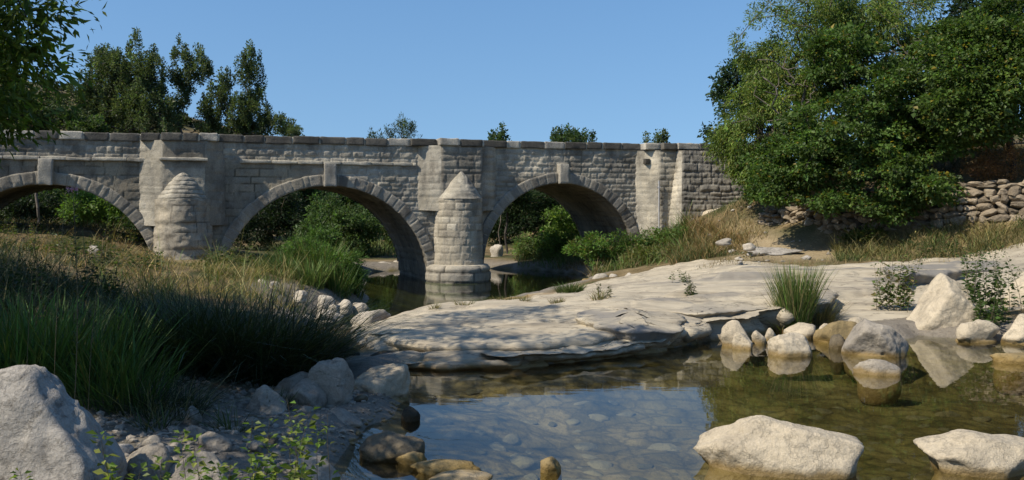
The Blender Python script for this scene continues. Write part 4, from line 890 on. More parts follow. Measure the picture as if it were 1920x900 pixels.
# ------------------------------------------------------------------ trees on the right bank
g = 'trees on the right bank'
b = atY(1530, 345, 34.5); b[2] = gz1(b[0], b[1])
tree('almond_tree', 'tall yellow-green tree with drooping twigs and open sky gaps, above the bridge end', 'tree', b, atY(1530, 260, 34.3),
     [bl(1455, 90, 33.5, 2.0, 2.2, 1.5), bl(1580, 40, 34, 2.6, 2.6, 1.7), bl(1420, 220, 33, 1.25, 1.6, 1.9), bl(1690, 50, 34, 2.0, 2.2, 1.6), bl(1520, 170, 33, 1.6, 1.8, 1.4), bl(1370, 265, 34, .8, .8, .7), bl(1390, 290, 33.5, .9, .8, .7), bl(1400, 320, 33, .7, .7, .5), bl(1360, 295, 34, .5, .5, .4)],
     380, 72000, (.11, .040), (.12, .172, .034), 1001, clump=.46, droop=.9, rmax=.28, rtip=.016, group=g, alt=(.20, .19, .035), altf=.08, stretch=(.9, .9, .95), fill=.5, bare=[bl(1500, 230, 31.2, .9, .3, .8), bl(1480, 150, 31.3, 1.2, .3, .6), bl(1690, 100, 31.5, .8, .3, .5)])
b = atY(1610, 440, 30.2); b[2] = gz1(b[0], b[1])
tree('maple_tree', 'broad dark green tree hanging low over the shaded stone wall', 'tree', b, atY(1605, 330, 30.2),
     [bl(1560, 250, 29.5, 2.1, 1.8, 1.3), bl(1650, 180, 30, 2.0, 1.9, 1.5), bl(1500, 315, 29.6, 1.5, 1.3, .8), bl(1650, 320, 28.8, 1.5, 1.3, .9), bl(1450, 300, 30.5, .9, 1, .7), bl(1590, 120, 31, 1.7, 1.7, 1.3), bl(1720, 260, 29.5, 1.3, 1.4, 1.2), bl(1570, 375, 28.7, 1.0, .8, .4), bl(1660, 385, 28.2, 1.1, .8, .45), bl(1735, 350, 28, .9, .8, .6), bl(1440, 345, 30.3, .9, .8, .5), bl(1480, 365, 29.5, .8, .7, .4), bl(1470, 290, 30, 1.2, 1, .9)],
     400, 62000, (.105, .08), (.068, .115, .024), 1002, clump=.42, droop=.35, rmax=.22, group=g, alt=(.20, .16, .02), altf=.035, stretch=(1.05, 1.05, .6), bark=BARK_DARK)
b = atY(1900, 330, 28.8); b[2] = gz1(b[0], b[1])
tree('maple_tree', 'dark green tree at the right edge with scattered yellow leaves', 'tree', b, atY(1890, 240, 28.8),
     [bl(1860, 140, 28, 2.0, 1.8, 1.5), bl(1940, 100, 28, 2.0, 2, 2.0), bl(1800, 200, 27.8, 1.2, 1.2, 1.0), bl(1880, 235, 27.5, 1.0, 1.0, .55), bl(1780, 120, 29, 1.3, 1.4, 1.2)],
     260, 40000, (.105, .08), (.07, .115, .024), 1003, clump=.5, droop=.35, rmax=.22, group=g, alt=(.22, .18, .025), altf=.03, stretch=(1.1, 1.1, .55), bark=BARK_DARK)
b = atY(1395, 285, 43); b[2] = gz1(b[0], b[1])
tree('oak_tree', 'blue-green tree behind the bridge end, left of the yellow-green one', 'tree', b, atY(1395, 250, 43),
     [bl(1385, 170, 42, 1.1, 1.3, 1.5), bl(1372, 225, 42, 1.1, 1.3, 1.0), bl(1440, 190, 43, 1.9, 1.9, 2.0), bl(1358, 262, 42, .6, .6, .5)],
     110, 14000, (.14, .09), (.036, .066, .03), 1004, clump=.5, group=g)
b = atY(1830, 230, 37); b[2] = gz1(b[0], b[1])
tree('oak_tree', 'dark distant tree in the upper right corner behind the others', 'tree', b, atY(1830, 180, 37),
     [bl(1840, 60, 37, 2.2, 2.2, 2.0), bl(1900, 30, 36, 2.2, 2.2, 1.6), bl(1740, 140, 36, 2, 2, 2), bl(1660, 240, 36, 2.2, 2, 1.6), bl(1800, 230, 35, 2.2, 2, 1.4)],
     170, 22000, (.15, .11), (.028, .048, .018), 1005, clump=.65, group=g, bark=BARK_DARK)
# shrub with dry russet twigs on the slope
b = atY(1885, 335, 28.2)
tree('dry_shrub', 'russet dry shrub on top of the terrace wall', 'shrub', b, b + UP * .3, [(b[0], b[1], b[2] + .75, 1.0, .8, .65), (b[0] - .7, b[1], b[2] + .25, .8, .6, .35)], 120, 9000, (.05, .02), (.24, .12, .045), 1010, clump=.28, rmax=.03, rtip=.006, bark=STEM, parts=('twigs', 'stem'), step=.25)

# near tree whose boughs hang into the upper left corner; it shades the left bank
b = np.array((-11.2, 9.2, gz1(-11.2, 9.2)))
tree('walnut_tree', 'near dark-green tree reaching in from the upper left corner', 'tree', b, b + (0.1, .1, 4.6),
     [(-10.3, 10.2, 7.6, 3.9, 4.2, 2.9), (-8.3, 13.0, 9.2, 2.0, 2.3, 1.6), (-7.4, 12.2, 5.0, .9, 1.2, .9), (-6.85, 12.4, 5.2, .6, .9, .5), (-7.0, 12.4, 4.6, .65, .9, .45), (-7.2, 12.2, 4.1, .6, .8, .4), (-7.5, 12.0, 3.7, .5, .7, .3), (-9.0, 6.3, 8.0, 2.1, 1.2, 1.5), (-7.0, 6.9, 5.7, 1.2, .9, .7), (-6.0, 7.4, 5.1, 1.0, .8, .6), (-5.9, 5.6, 5.3, 1.0, .6, .5), (-6.4, 6.0, 5.9, .8, .6, .5), (-8.2, 6.4, 6.8, 1.4, .9, .9), (-7.4, 8.6, 6.4, 1.6, 1.2, 1.0),  (-12, 7.5, 8.5, 3.0, 3.0, 2.5), (-6.5, 10.8, 9.2, 1.5, 1.5, .9)],
     430, 44000, (.15, .052), (.10, .15, .024), 1020, clump=.55, droop=.55, rmax=.32, stretch=(1.1, 1.1, .65), bark=BARK_DARK, alt=(.10, .13, .02), altf=.15)
b = np.array((-13.5, 15.5, gz1(-13.5, 15.5)))
tree('walnut_tree', 'second walnut standing outside the frame on the left bank', 'tree', b, b + (0.1, .1, 4.0),
     [(-12.8, 14.5, 7.0, 2.6, 3.0, 2.4), (-10.4, 15.8, 6.4, 1.0, 1.2, 1.2)], 130, 17000, (.17, .07), (.045, .075, .014), 1021, clump=.6, rmax=.25, bark=BARK_DARK)

# ------------------------------------------------------------------ trees beyond the bridge
g = 'trees beyond the bridge'
def pop(px, py_base, Y, blobs, ncl, nl, label, seed, col=(.08, .11, .045), clump=.36, lw=(.115, .08), stretch=(.65, .65, 1.6), name='poplar_tree', rmax=.2, alt=(.11, .13, .06), altf=.12, fill=.45):
    b = atY(px, py_base, Y); b[2] = gz1(b[0], b[1])
    return tree(name, label, 'tree', b, (b[0], b[1], b[2] + 3.0), [bl(*q) for q in blobs], ncl, nl, lw, col, seed, clump=clump, droop=0, up=.35, rmax=rmax, group=g, stretch=stretch, alt=alt, altf=altf, fill=fill)
pop(225, 300, 58, [(205, 130, 58, 1.3, 1.6, 1.6), (245, 125, 58, 1.3, 1.6, 1.9), (285, 140, 58, 1.3, 1.6, 1.6), (240, 200, 58, 2.8, 2.4, 1.9), (180, 190, 58, 1.6, 2, 1.9), (275, 215, 57, 1.8, 2, 1.4)], 520, 60000, 'broad leafy poplar clump, the widest tree above the left parapet', 1030)
pop(345, 300, 60, [(345, 125, 60, 1.0, 1.2, 1.5), (375, 125, 60, .8, 1, 1.2), (350, 175, 60, .9, 1.2, 1.4), (385, 215, 60, 1.3, 1.2, 1.0), (325, 215, 60, .8, 1, .9)], 120, 13000, 'thin open poplar with sky showing through, between two fuller ones', 1031)
pop(440, 300, 60, [(463, 150, 60, .9, 1.2, 1.9), (460, 205, 60, 1.7, 1.6, 1.5), (420, 170, 60, .9, 1, 1.5), (490, 235, 60, 1.4, 1.4, .8), (440, 240, 60, 1.6, 1.4, .6)], 200, 24000, 'pointed poplar standing alone, right of the open one', 1032)
pop(548, 290, 75, [(548, 250, 75, 1.4, 1.4, .9)], 26, 4200, 'small round dark tree top right of the pointed poplar', 1033, name='oak_tree', stretch=(1, 1, 1))
pop(735, 330, 62, [(755, 262, 62, 1.3, 1.3, 1.1), (705, 268, 62, 1.2, 1.2, .75)], 44, 4200, 'low willow top showing above the middle of the parapet', 1034, name='willow_tree', col=(.05, .075, .035), lw=(.16, .04))
pop(938, 330, 52, [(938, 262, 52, .55, .55, .75)], 24, 2400, 'single small bush top just right of the middle pier', 1035, name='ash_tree', col=(.05, .09, .03))
pop(1075, 330, 54, [(1055, 262, 54, .75, .8, .75), (1092, 266, 54, .9, .8, .6)], 46, 4200, 'leafy green tree top above the right arch', 1036, name='ash_tree', col=(.05, .085, .025))
pop(1238, 330, 50, [(1237, 268, 50, .35, .4, .5)], 14, 1000, 'tiny sprig of a tree top above the pale buttress', 1037, name='ash_tree')
pop(1212, 330, 50, [(1212, 270, 50, .12, .15, .25)], 5, 160, 'thin sprig of a tree top left of the tiny one', 1038, name='ash_tree')
pop(70, 300, 46, [(90, 215, 46, 1.4, 1.4, 1.1), (30, 200, 46, 1.6, 1.6, 1.5), (150, 240, 46, 1.4, 1.4, .7)], 110, 14000, 'bushy green tree behind the left parapet under the walnut boughs', 1039, name='ash_tree', col=(.045, .075, .018), stretch=(1, 1, .8))
# trees and bushes seen through the arches
g2 = 'bushes seen through the arches'
def bush(px, py_base, Y, blobs, ncl, nl, label, seed, col=(.045, .075, .018), lw=(.13, .07), clump=.45, name='bush', group=None, cat='bush', droop=.2, alt=None, altf=.1, rmax=.08):
    b = atY(px, py_base, Y); b[2] = gz1(b[0], b[1])
    return tree(name, label, cat, b, b + UP * .5, [bl(*q) for q in blobs], ncl, nl, lw, col, seed, clump=clump, droop=droop, rmax=rmax, rtip=.009, group=group, bark=STEM, parts=('foliage', 'stem'), step=.4, alt=alt, altf=altf)
bush(180, 440, 47, [(150, 385, 47, 1.2, 1.2, .9), (215, 400, 47, 1.4, 1.2, 1.0)], 80, 9000, 'bright green bush seen through the left arch', 1041, (.10, .17, .03), group=g2)
bush(95, 440, 50, [(60, 390, 50, 1.6, 1.4, 1.3)], 50, 6000, 'dark bush at the left side inside the left arch', 1042, (.02, .035, .012), group=g2)
bush(255, 450, 46, [(262, 425, 46, .8, .9, .8)], 30, 3500, 'small dark bush at the right side inside the left arch', 1043, (.035, .06, .015), group=g2)
bush(500, 470, 52, [(470, 420, 52, 2.2, 1.6, 1.8), (540, 410, 52, 1.6, 1.5, 2.0)], 130, 14000, 'dark wooded clump at the left inside the middle arch', 1044, (.018, .032, .012), clump=.6, group=g2)
bush(630, 470, 49, [(625, 400, 49, 1.5, 1.4, 1.4), (665, 425, 48, 1.3, 1.2, 1.2), (590, 440, 47, 1.3, 1.2, .9)], 130, 15000, 'grey-green bush in the middle of the middle arch', 1045, (.07, .115, .035), group=g2)
bush(740, 470, 53, [(740, 420, 53, 1.4, 1.4, 1.3), (720, 395, 55, 1.8, 1.6, 1.6)], 90, 10000, 'dark green bush at the right inside the middle arch', 1046, (.06, .10, .022), group=g2)
bush(1000, 460, 56, [(990, 390, 56, 1.8, 1.5, 1.8), (1040, 400, 56, 1.6, 1.5, 1.7), (930, 420, 56, 1.2, 1.4, 1.6)], 130, 14000, 'dark tree mass at the back of the right arch', 1047, (.022, .042, .012), clump=.6, group=g2)
bush(1080, 480, 46, [(1080, 425, 46, 1.4, 1.2, 1.2), (1050, 455, 45, 1.1, 1, .75), (1110, 420, 47, 1.0, 1, 1.0)], 110, 12000, 'light green bush inside the right arch', 1048, (.12, .19, .038), group=g2)
for i, (px, pyt, Y, tone) in enumerate([(-30, 355, 56, .8), (40, 350, 58, .5), (120, 352, 57, .8), (190, 350, 56, .6), (265, 360, 55, .6), (440, 352, 60, .35), (505, 345, 63, .35), (570, 342, 64, .5), (640, 338, 62, .8), (705, 345, 61, .6), (770, 350, 60, .8), (900, 350, 62, .5), (960, 345, 64, .35), (1020, 340, 62, .4), (1080, 345, 60, .6), (1140, 350, 58, .7)]):
    h_ = (445 - pyt) / F * Y / 2
    bush(px, 440, Y, [(px, (pyt + 445) / 2, Y, 1.7, 1.4, h_)], 60, 6500, ['leafy tree in the row behind the left arch', 'leafy tree in the woods behind the middle arch', 'leafy tree in the woods behind the right arch'][0 if px < 300 else 1 if px < 800 else 2], 1110 + i, (.06 * tone, .10 * tone, .022 * tone), (.17, .11), .6, name='woodland_tree', cat='tree', group=['woods behind the left arch', 'woods behind the middle arch', 'woods behind the right arch'][0 if px < 300 else 1 if px < 800 else 2])
b = atY(952, 462, 50); b[2] = gz1(b[0], b[1])
tree('slender_tree', 'slender tree with a bare dark trunk standing behind the right arch', 'tree', b, b + (0, 0, 2.3), [(b[0] + .2, b[1], b[2] + 3.3, 1.5, 1.2, .8)], 50, 5000, (.13, .08), (.035, .06, .015), 1049, rmax=.13, bark=BARK_DARK, rtip=.018)
# far wooded hillside
bg = Bag(); rg = np.random.default_rng(77); n = 900
hx = rg.uniform(-170, 60, n); hy = rg.uniform(85, 215, n); hz = gh(hx, hy); okk = (hx < -.30 * hy) | (hy > 140)
for x_, y_, z_ in zip(hx[okk], hy[okk], hz[okk]):
    r_ = rg.uniform(1.0, 2.2); m = 70; d = rg.normal(size=(m, 3)); d /= np.linalg.norm(d, axis=1)[:, None]; d[:, 2] = np.abs(d[:, 2])
    P = np.array((x_, y_, z_)) + d * (r_, r_, r_ * .9) * (rg.random(m) ** .3)[:, None]
    leaves(P, d + rg.normal(0, .5, (m, 3)), rg.normal(0, .5, (m, 3)) + UP, .8, .6, tones(rg, m, (.026, .038, .014), .3), bg)
tag(bg.build('hillside_woods', LEAF), 'scrubby woods over the far dark hillside', 'woods', kind='stuff')

# undergrowth on the terrace under the big trees
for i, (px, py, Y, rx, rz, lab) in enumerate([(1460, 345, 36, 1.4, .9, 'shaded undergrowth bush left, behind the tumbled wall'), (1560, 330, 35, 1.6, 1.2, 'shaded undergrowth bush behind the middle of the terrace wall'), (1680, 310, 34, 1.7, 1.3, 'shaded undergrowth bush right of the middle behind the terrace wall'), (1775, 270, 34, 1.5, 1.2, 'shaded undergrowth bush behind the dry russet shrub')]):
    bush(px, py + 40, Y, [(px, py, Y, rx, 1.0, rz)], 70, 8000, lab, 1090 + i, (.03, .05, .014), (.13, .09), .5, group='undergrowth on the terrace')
# ------------------------------------------------------------------ grasses and herbs
def blades(bag, P, h, w, col, rg, lean=.35, curve=.5, dirs=None):
    n = len(P); a = rg.uniform(0, 2*np.pi, n) if dirs is None else dirs; D = np.stack([np.cos(a), np.sin(a), 0*a], 1); S = np.stack([-np.sin(a), np.cos(a), 0*a], 1)
    tw = rg.normal(0, .6, n)[:, None]; S = S * np.cos(tw) + D * np.sin(tw)
    h = np.broadcast_to(h, (n,))[:, None]; w = np.broadcast_to(w, (n,))[:, None]; l = (lean * np.abs(rg.normal(1, .5, n)))[:, None]; c = (curve * np.abs(rg.normal(1, .5, n)))[:, None]
    V = np.empty((n, 7, 3))
    for k, (t, ww) in enumerate([(0, .8), (.4, 1), (.75, .7), (1, 0)]):
        q = P + UP * h * (t - .35 * c * t * t) + D * h * (l * t + c * t * t * .8)
        if k < 3: V[:, 2*k] = q - S * w * ww * .5; V[:, 2*k+1] = q + S * w * ww * .5
        else: V[:, 6] = q
    i = np.arange(n)[:, None] * 7
    Q = np.concatenate([i + np.array([[0, 1, 3, 2]]), i + np.array([[2, 3, 5, 4]])]); Tt = i + np.array([[4, 5, 6]])
    bag.add(V.reshape(-1, 3), Q, Tt, np.repeat(np.broadcast_to(col, (n, 3)), 7, axis=0))
def tussock(px, Y, rad, h, n, label, seed, col, w=.009, lean=.35, curve=.5, alt=None, altf=.2, name='grass_tussock', group=None, cat='grass tussock', ry=None, py=None):
    rg = np.random.default_rng(seed); x0 = xy(px, Y); z0 = gz1(x0, Y); root = empty(name, (x0, Y, z0)); tag(root, label, cat, group)
    a = rg.uniform(0, 2*np.pi, n); r = rad * np.sqrt(rg.random(n)); X = x0 + r * np.cos(a); Yy = Y + (ry or rad) / rad * r * np.sin(a); Z = gh(X, Yy)
    P = np.stack([X - x0, Yy - Y, Z - z0 - .02], 1); bag = Bag(); out = a + rg.normal(0, .7, n)
    blades(bag, P, h * np.minimum(np.exp(rg.normal(-.38, .38, n)), .97), w * np.exp(rg.normal(0, .25, n)), tones(rg, n, col, .25, alt, altf), rg, lean * (.3 + r / rad), curve, out)
    bag.build('blades', BLADE, root); return root
G = (.045, .075, .018)
# leafy stems
def herb(px, Y, stems, h, lsize, label, seed, col, spread=.2, nl=26, name='leafy_herb', cat='plant', group=None, alt=None, leanv=.12, z0=None, rstem=.006, altf=.12, taper=.7):
    rg = np.random.default_rng(seed); x0 = xy(px, Y); z0 = gz1(x0, Y) if z0 is None else z0; root = empty(name, (x0, Y, z0)); tag(root, label, cat, group)
    sb, lb = Bag(), Bag()
    for s in range(stems):
        p = np.array((rg.normal(0, spread), rg.normal(0, spread), 0)); hh = h * rg.uniform(.6, 1.05); l = rg.normal(0, leanv, 2); t = np.linspace(0, 1, 7)
        path = np.stack([p[0] + l[0] * hh * t ** 1.6 + .02 * np.sin(t * 5 + s), p[1] + l[1] * hh * t ** 1.6, hh * t - .03], 1)
        tube(sb, path, rstem * (1 - .7 * t), 5); sb.build('stem', STEM, root, True); sb = Bag()
        tt = np.sort(rg.uniform(.12, 1, nl)); Pp = np.stack([np.interp(tt, t, path[:, i]) for i in range(3)], 1); a = np.arange(nl) * 2.4 + rg.normal(0, .5, nl)
        D = np.stack([np.cos(a), np.sin(a), rg.uniform(-.3, .6, nl)], 1); L = lsize * (1 - taper * (tt - .3).clip(0)) * np.exp(rg.normal(0, .2, nl))
        Nn = UP + rg.normal(0, .5, (nl, 3)); leaves(Pp + D * lsize * .25, D, Nn, L, L * .62, tones(rg, nl, col, .2, alt, altf), lb)
    lb.build('leaves', LEAF, root); return root
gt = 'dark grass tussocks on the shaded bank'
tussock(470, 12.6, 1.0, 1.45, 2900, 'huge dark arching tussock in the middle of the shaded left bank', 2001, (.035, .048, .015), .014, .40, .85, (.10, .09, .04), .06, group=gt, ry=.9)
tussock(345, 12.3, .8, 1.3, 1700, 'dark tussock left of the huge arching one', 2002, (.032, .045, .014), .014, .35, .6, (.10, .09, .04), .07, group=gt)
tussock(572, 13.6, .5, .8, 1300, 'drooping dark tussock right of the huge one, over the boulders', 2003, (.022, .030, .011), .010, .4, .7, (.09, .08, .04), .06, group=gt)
tussock(110, 10.4, .8, 1.2, 800, 'tall green rush clump behind the huge corner boulder', 2004, (.075, .13, .022), .017, .30, .22, (.12, .14, .03), .15, name='rush_clump', cat='rushes')
tussock(215, 9.8, .5, 1.0, 420, 'shorter green rush clump right of the corner boulder top', 2005, (.065, .11, .02), .015, .35, .3, (.12, .13, .03), .15, name='rush_clump', cat='rushes')
tussock(20, 9.6, .5, 1.3, 330, 'green rush clump at the left edge of the photo', 2006, (.065, .115, .02), .017, .25, .22, (.12, .14, .03), .15, name='rush_clump', cat='rushes')
tussock(300, 9.6, .45, .6, 500, 'low arching grass with long pale drooping blades by the gravel', 2007, (.03, .04, .012), .008, .6, .9, (.20, .18, .08), .25)
tussock(1492, 18.6, .22, 1.7, 1300, 'bright green grass tussock on the ledge above the round white boulder', 2008, (.08, .135, .026), .013, .14, .18, (.24, .21, .09), .35)
tussock(1470, 18.9, .3, .65, 420, 'shorter mixed tuft left of the bright green tussock', 2012, (.09, .13, .03), .011, .5, .7, (.24, .2, .09), .45)
tussock(1535, 18.9, .32, .55, 700, 'yellowish low tuft right of the bright green tussock', 2009, (.15, .13, .05), .009, .4, .6)
tussock(1068, 24.5, .35, .4, 400, 'green tuft at the river side of the ledge', 2010, (.06, .09, .02), .013, .4, .6)
for i, (px, Y, r_, h_, n_, lab) in enumerate([(950, 22.4, .5, .14, 300, 'thin grassy strip along the crest of the pale ledge'), (1045, 19.8, .16, .18, 120, 'little grass tuft in a crack of the pale ledge'), (870, 20.5, .2, .2, 90, 'sparse dry tuft on the tongue of the ledge'), (815, 20.0, .12, .18, 60, 'sparse dry tuft near the tip of the ledge'), (1125, 19.9, .16, .38, 90, 'dry tuft with a small plant on top of the dome of rock'), (985, 20.5, .12, .22, 60, 'small green tuft behind the middle of the ledge')]):
    tussock(px, Y, r_, h_, n_, lab, 2020 + i, (.12, .12, .04), .010, .4, .5, (.22, .17, .08), .4, group='tufts on the ledge', ry=r_ * .6)
# reeds on the left bank by the river
for i, (px, Y, r_, h_, n_, lab) in enumerate([(598, 27.4, .45, 1.75, 700, 'tallest bright green reed clump left of the river'), (560, 28.0, .4, 1.3, 450, 'green reed clump left of the tallest one'), (628, 26.6, .4, 1.2, 450, 'green reed clump right of the tallest one'), (655, 28.3, .4, .9, 350, 'low green reeds nearest the river'), (585, 25.8, .35, .95, 350, 'short green reeds in front of the tallest clump'), (535, 27.0, .35, 1.05, 300, 'thin green reeds at the left end of the reed bed')]):
    tussock(px, Y, r_, h_, n_, lab, 2040 + i, [(.075, .135, .026), (.095, .145, .035), (.06, .115, .022)][i % 3], .018, .28, .3, (.16, .15, .05), .2, name='reed_clump', cat='reeds', group='reeds by the river')
bush(570, 545, 28.5, [(560, 480, 28.5, .7, .6, .5), (600, 460, 29, .6, .6, .5)], 60, 5500, 'leafy green bush standing among the tall reeds', 1061, (.07, .125, .026), (.09, .035), .3, name='riverside_bush')
bush(640, 545, 27.5, [(625, 500, 27.4, .75, .7, .5), (580, 470, 28, .7, .6, .55), (665, 525, 27.8, .4, .5, .3)], 90, 9000, 'feathery green bush at the river edge among the reeds', 1060, (.085, .15, .03), (.10, .028), .3, name='riverside_bush')
# masses of grass on the banks
def grass_area(name, label, polys, n, h, w, col, seed, alt=None, altf=.3, lean=.35, curve=.5, patchy=.0):
    rg = np.random.default_rng(seed); bag = Bag(); pl = [np.array([(xy(px, Y), Y) for px, Y in poly]) for poly in polys]
    for q in pl:
        lo, hi = q.min(0), q.max(0); X = rg.uniform(lo[0], hi[0], n * 3); Yy = rg.uniform(lo[1], hi[1], n * 3); k = sdf(X, Yy, list(q)) > 0
        if patchy: k &= fbm(np.stack([X, Yy, 0 * X], 1) * .9, seed, 3) > -patchy * .3 + .05
        k &= (sdf(X, Yy, RIVER) < -.05) & (sdf(X, Yy, POOL) < -.02); X, Yy = X[k][:n], Yy[k][:n]; m = len(X)
        if not m: continue
        P = np.stack([X, Yy, gh(X, Yy) - .02], 1); fb = fbm(P * .9, seed + 3, 3); hs = h * np.exp(rg.normal(-.2, .4, m)) * np.clip(1 + 1.2 * fb, .25, 2.2); cc_ = tones(rg, m, col, .3, alt, altf * .5)
        if alt is not None: kk = fbm(P * .7, seed + 8, 3) + rg.normal(0, .15, m) > .5 - altf; cc_[kk] = tones(rg, kk.sum(), alt, .3)
        blades(bag, P, hs, w * np.exp(rg.normal(0, .25, m)), cc_, rg, lean, curve)
    return tag(bag.build(name, BLADE), label, 'grass', kind='stuff')
grass_area('dry_grass', 'golden and green grass over the left bank before the pier', [[(215, 17), (450, 17), (560, 21), (570, 27), (400, 27), (220, 31)], [(370, 25), (570, 24), (570, 30), (420, 31.2), (370, 29)]], 4200, .30, .013, (.26, .20, .075), 2101, (.09, .12, .03), .35, patchy=.35, lean=.5, curve=.7)
grass_area('dry_grass', 'short dry brown grass on the mound under the left arch', [[(-60, 22), (300, 22), (300, 31), (270, 41), (-60, 44)]], 9000, .28, .016, (.27, .19, .085), 2102, (.05, .07, .02), .4, patchy=.8)
grass_area('weeds', 'dark weeds in the shade at the left edge', [[(-80, 13), (200, 13), (230, 20), (-80, 22)]], 3500, .55, .014, (.035, .05, .016), 2103, (.12, .10, .04), .2)
grass_area('river_grass', 'light green grass on the bank behind the middle arch', [[(640, 49), (800, 49), (800, 58), (560, 58)]], 3500, .6, .03, (.12, .17, .045), 2104, (.13, .13, .05), .3)
grass_area('bank_grass', 'mixed green and tan grass along the right river bank', [[(1110, 33.5), (1290, 33), (1290, 37.8), (1100, 37.5)], [(960, 40), (1110, 41), (1110, 50), (980, 50)]], 3800, .55, .018, (.10, .15, .036), 2105, (.18, .14, .06), .35)
grass_area('dry_grass', 'brown dry grass on the slope below the wing wall', [[(1255, 31.5), (1420, 30.2), (1400, 32.6), (1350, 35), (1285, 37)]], 5500, .38, .015, (.25, .175, .075), 2106, (.075, .09, .028), .3)
grass_area('dry_grass', 'yellow-green grass below the stone wall', [[(1570, 27), (1960, 25.4), (1960, 26.3), (1800, 27.8), (1650, 28.9), (1560, 30)]], 6500, .34, .013, (.20, .17, .065), 2107, (.06, .085, .022), .35)
grass_area('dry_grass', 'sparse straw grass over the rocky ledge and path', [[(1290, 27.8), (1560, 26.6), (1960, 24.5), (1960, 26), (1560, 29), (1400, 31)]], 1500, .16, .012, (.22, .17, .08), 2108, (.08, .09, .03), .2, patchy=.5)
grass_area('dry_grass', 'scattered dry tufts on the sandy path slope', [[(1300, 34), (1440, 32), (1440, 34.5), (1400, 37), (1320, 37)]], 1500, .25, .014, (.24, .18, .08), 2110, (.08, .10, .03), .3, patchy=.4)
grass_area('wall_grass', 'tangled dry grass on the terrace above the wall', [[(1440, 35), (1560, 32.8), (1750, 30.4), (1960, 28.6), (1960, 30), (1700, 33), (1480, 37)]], 3500, .4, .015, (.16, .11, .05), 2109, (.05, .065, .02), .4)

grass_area('tall_grass', 'tall green seeding grass mixed into the left bank', [[(380, 22), (565, 21), (570, 26), (400, 29)], [(180, 17), (330, 17), (330, 21), (180, 22)]], 900, .6, .012, (.10, .135, .03), 2111, (.24, .20, .08), .35, patchy=.5, curve=.35)
for i, (px, Y, n_, h_, lab) in enumerate([(40, 24, 22, .7, 'dark weeds on the dry bank at the far left'), (150, 25.5, 22, .65, 'green weeds on the dry bank before the left arch'), (95, 28, 18, .6, 'low green weeds at the foot of the left arch mound'), (250, 24, 18, .6, 'green weeds on the dry bank left of the first pier'), (420, 27, 16, .8, 'green weeds right of the first pier'), (235, 33, 16, .55, 'green weeds under the right side of the left arch'), (20, 31, 16, .6, 'green weeds under the left arch at the photo edge')]):
    herb(px, Y, n_, h_, .11, lab, 3050 + i, (.06, .085, .02), .6, 22, group='weeds on the left bank', alt=(.16, .13, .05), altf=.2)
# leafy bushes on the right river bank before the arch
gb = 'leafy bushes on the right river bank'
for i, (px, Y, bls, ncl, nl, col, lab) in enumerate([
        (1125, 36.2, [(1120, 470, 35.6, 1.0, .8, .8)], 34, 3600, (.10, .175, .032), 'bright green bush at the water edge below the right arch'),
        (1180, 36.2, [(1180, 462, 35.6, 1.1, .8, .75)], 36, 3800, (.085, .145, .032), 'green bush before the foot of the right arch'),
        (1250, 36.5, [(1245, 452, 36.0, 1.0, .8, .75)], 34, 3600, (.09, .15, .03), 'green bush at the foot of the gauge pole'),
        (1215, 34.4, [(1215, 486, 34.4, 1.1, .7, .5)], 36, 3600, (.125, .145, .038), 'yellowish bush in front of the pale buttress'),
        (1300, 34.2, [(1300, 474, 34.0, 1.1, .8, .5)], 36, 3600, (.11, .10, .035), 'tan green bush on the slope below the wing wall'),
        (1050, 46.0, [(1045, 462, 46.0, 1.3, .9, .9)], 36, 3600, (.115, .18, .04), 'grey-green bush just inside the right arch'),
        (1000, 45.5, [(990, 470, 45.5, 1.2, .9, .8)], 32, 3200, (.12, .18, .055), 'pale green bush at the left inside the right arch'),
        (1360, 32.2, [(1360, 488, 32.2, .7, .5, .3)], 30, 2600, (.10, .085, .03), 'brownish low bush at the lip of the ledge'),
        (1620, 29.3, [(1625, 448, 29.2, .65, .5, .4)], 30, 3000, (.06, .09, .02), 'green bush below the shaded wall'),
        (1420, 29.6, [(1418, 490, 29.5, .25, .25, .17)], 12, 900, (.05, .07, .03), 'small grey-green cushion plant at the back of the ledge')]):
    bush(px, 480, Y, bls, ncl, nl, lab, 1070 + i, col, (.10, .045), .3, group=gb, alt=(.16, .14, .04), altf=.12, rmax=.03)
herb(1680, 19.6, 16, 1.35, .11, 'tall pale-green herb rising from the ledge left of the pointed boulder', 3001, (.085, .12, .03), .17, 44, alt=(.20, .16, .06), altf=.25)
herb(1838, 18.6, 20, 1.5, .12, 'tall dark leafy herb right of the pointed boulder', 3002, (.05, .085, .02), .25, 46, alt=(.11, .14, .03))
herb(1855, 17.6, 12, .6, .11, 'low leafy plant between the two pale boulders at the right', 3003, (.06, .10, .022), .2, 26)
herb(1925, 19.8, 14, .9, .11, 'leafy plant at the right edge behind the pale boulder', 3004, (.06, .09, .022), .25, 30)
herb(1775, 26.3, 14, .7, .10, 'weedy clump on the right bank below the wall', 3005, (.06, .085, .025), .35, 24)
herb(1275, 24, 5, .45, .08, 'small green plant on the back of the ledge', 3006, (.075, .11, .025), .1, 22)
herb(1300, 20.2, 8, .5, .075, 'grey-green plant rooted in a crack beside the dome of rock', 3007, (.07, .09, .035), .1, 24)
herb(1130, 20.2, 6, .42, .06, 'thin wiry plant on the dome of the ledge', 3008, (.09, .10, .04), .1, 20)
herb(1500, 18.35, 12, .45, .09, 'low green leaves at the foot of the bright green tussock', 3012, (.07, .12, .025), .16, 20, alt=(.15, .16, .05))
herb(1570, 17.6, 8, .3, .09, 'low green leaves right of the round white boulder', 3009, (.05, .09, .02), .1, 16)
herb(60, 15.5, 26, .95, .10, 'dark nettle-like weeds at the left edge of the bank', 3010, (.03, .05, .014), .7, 30)
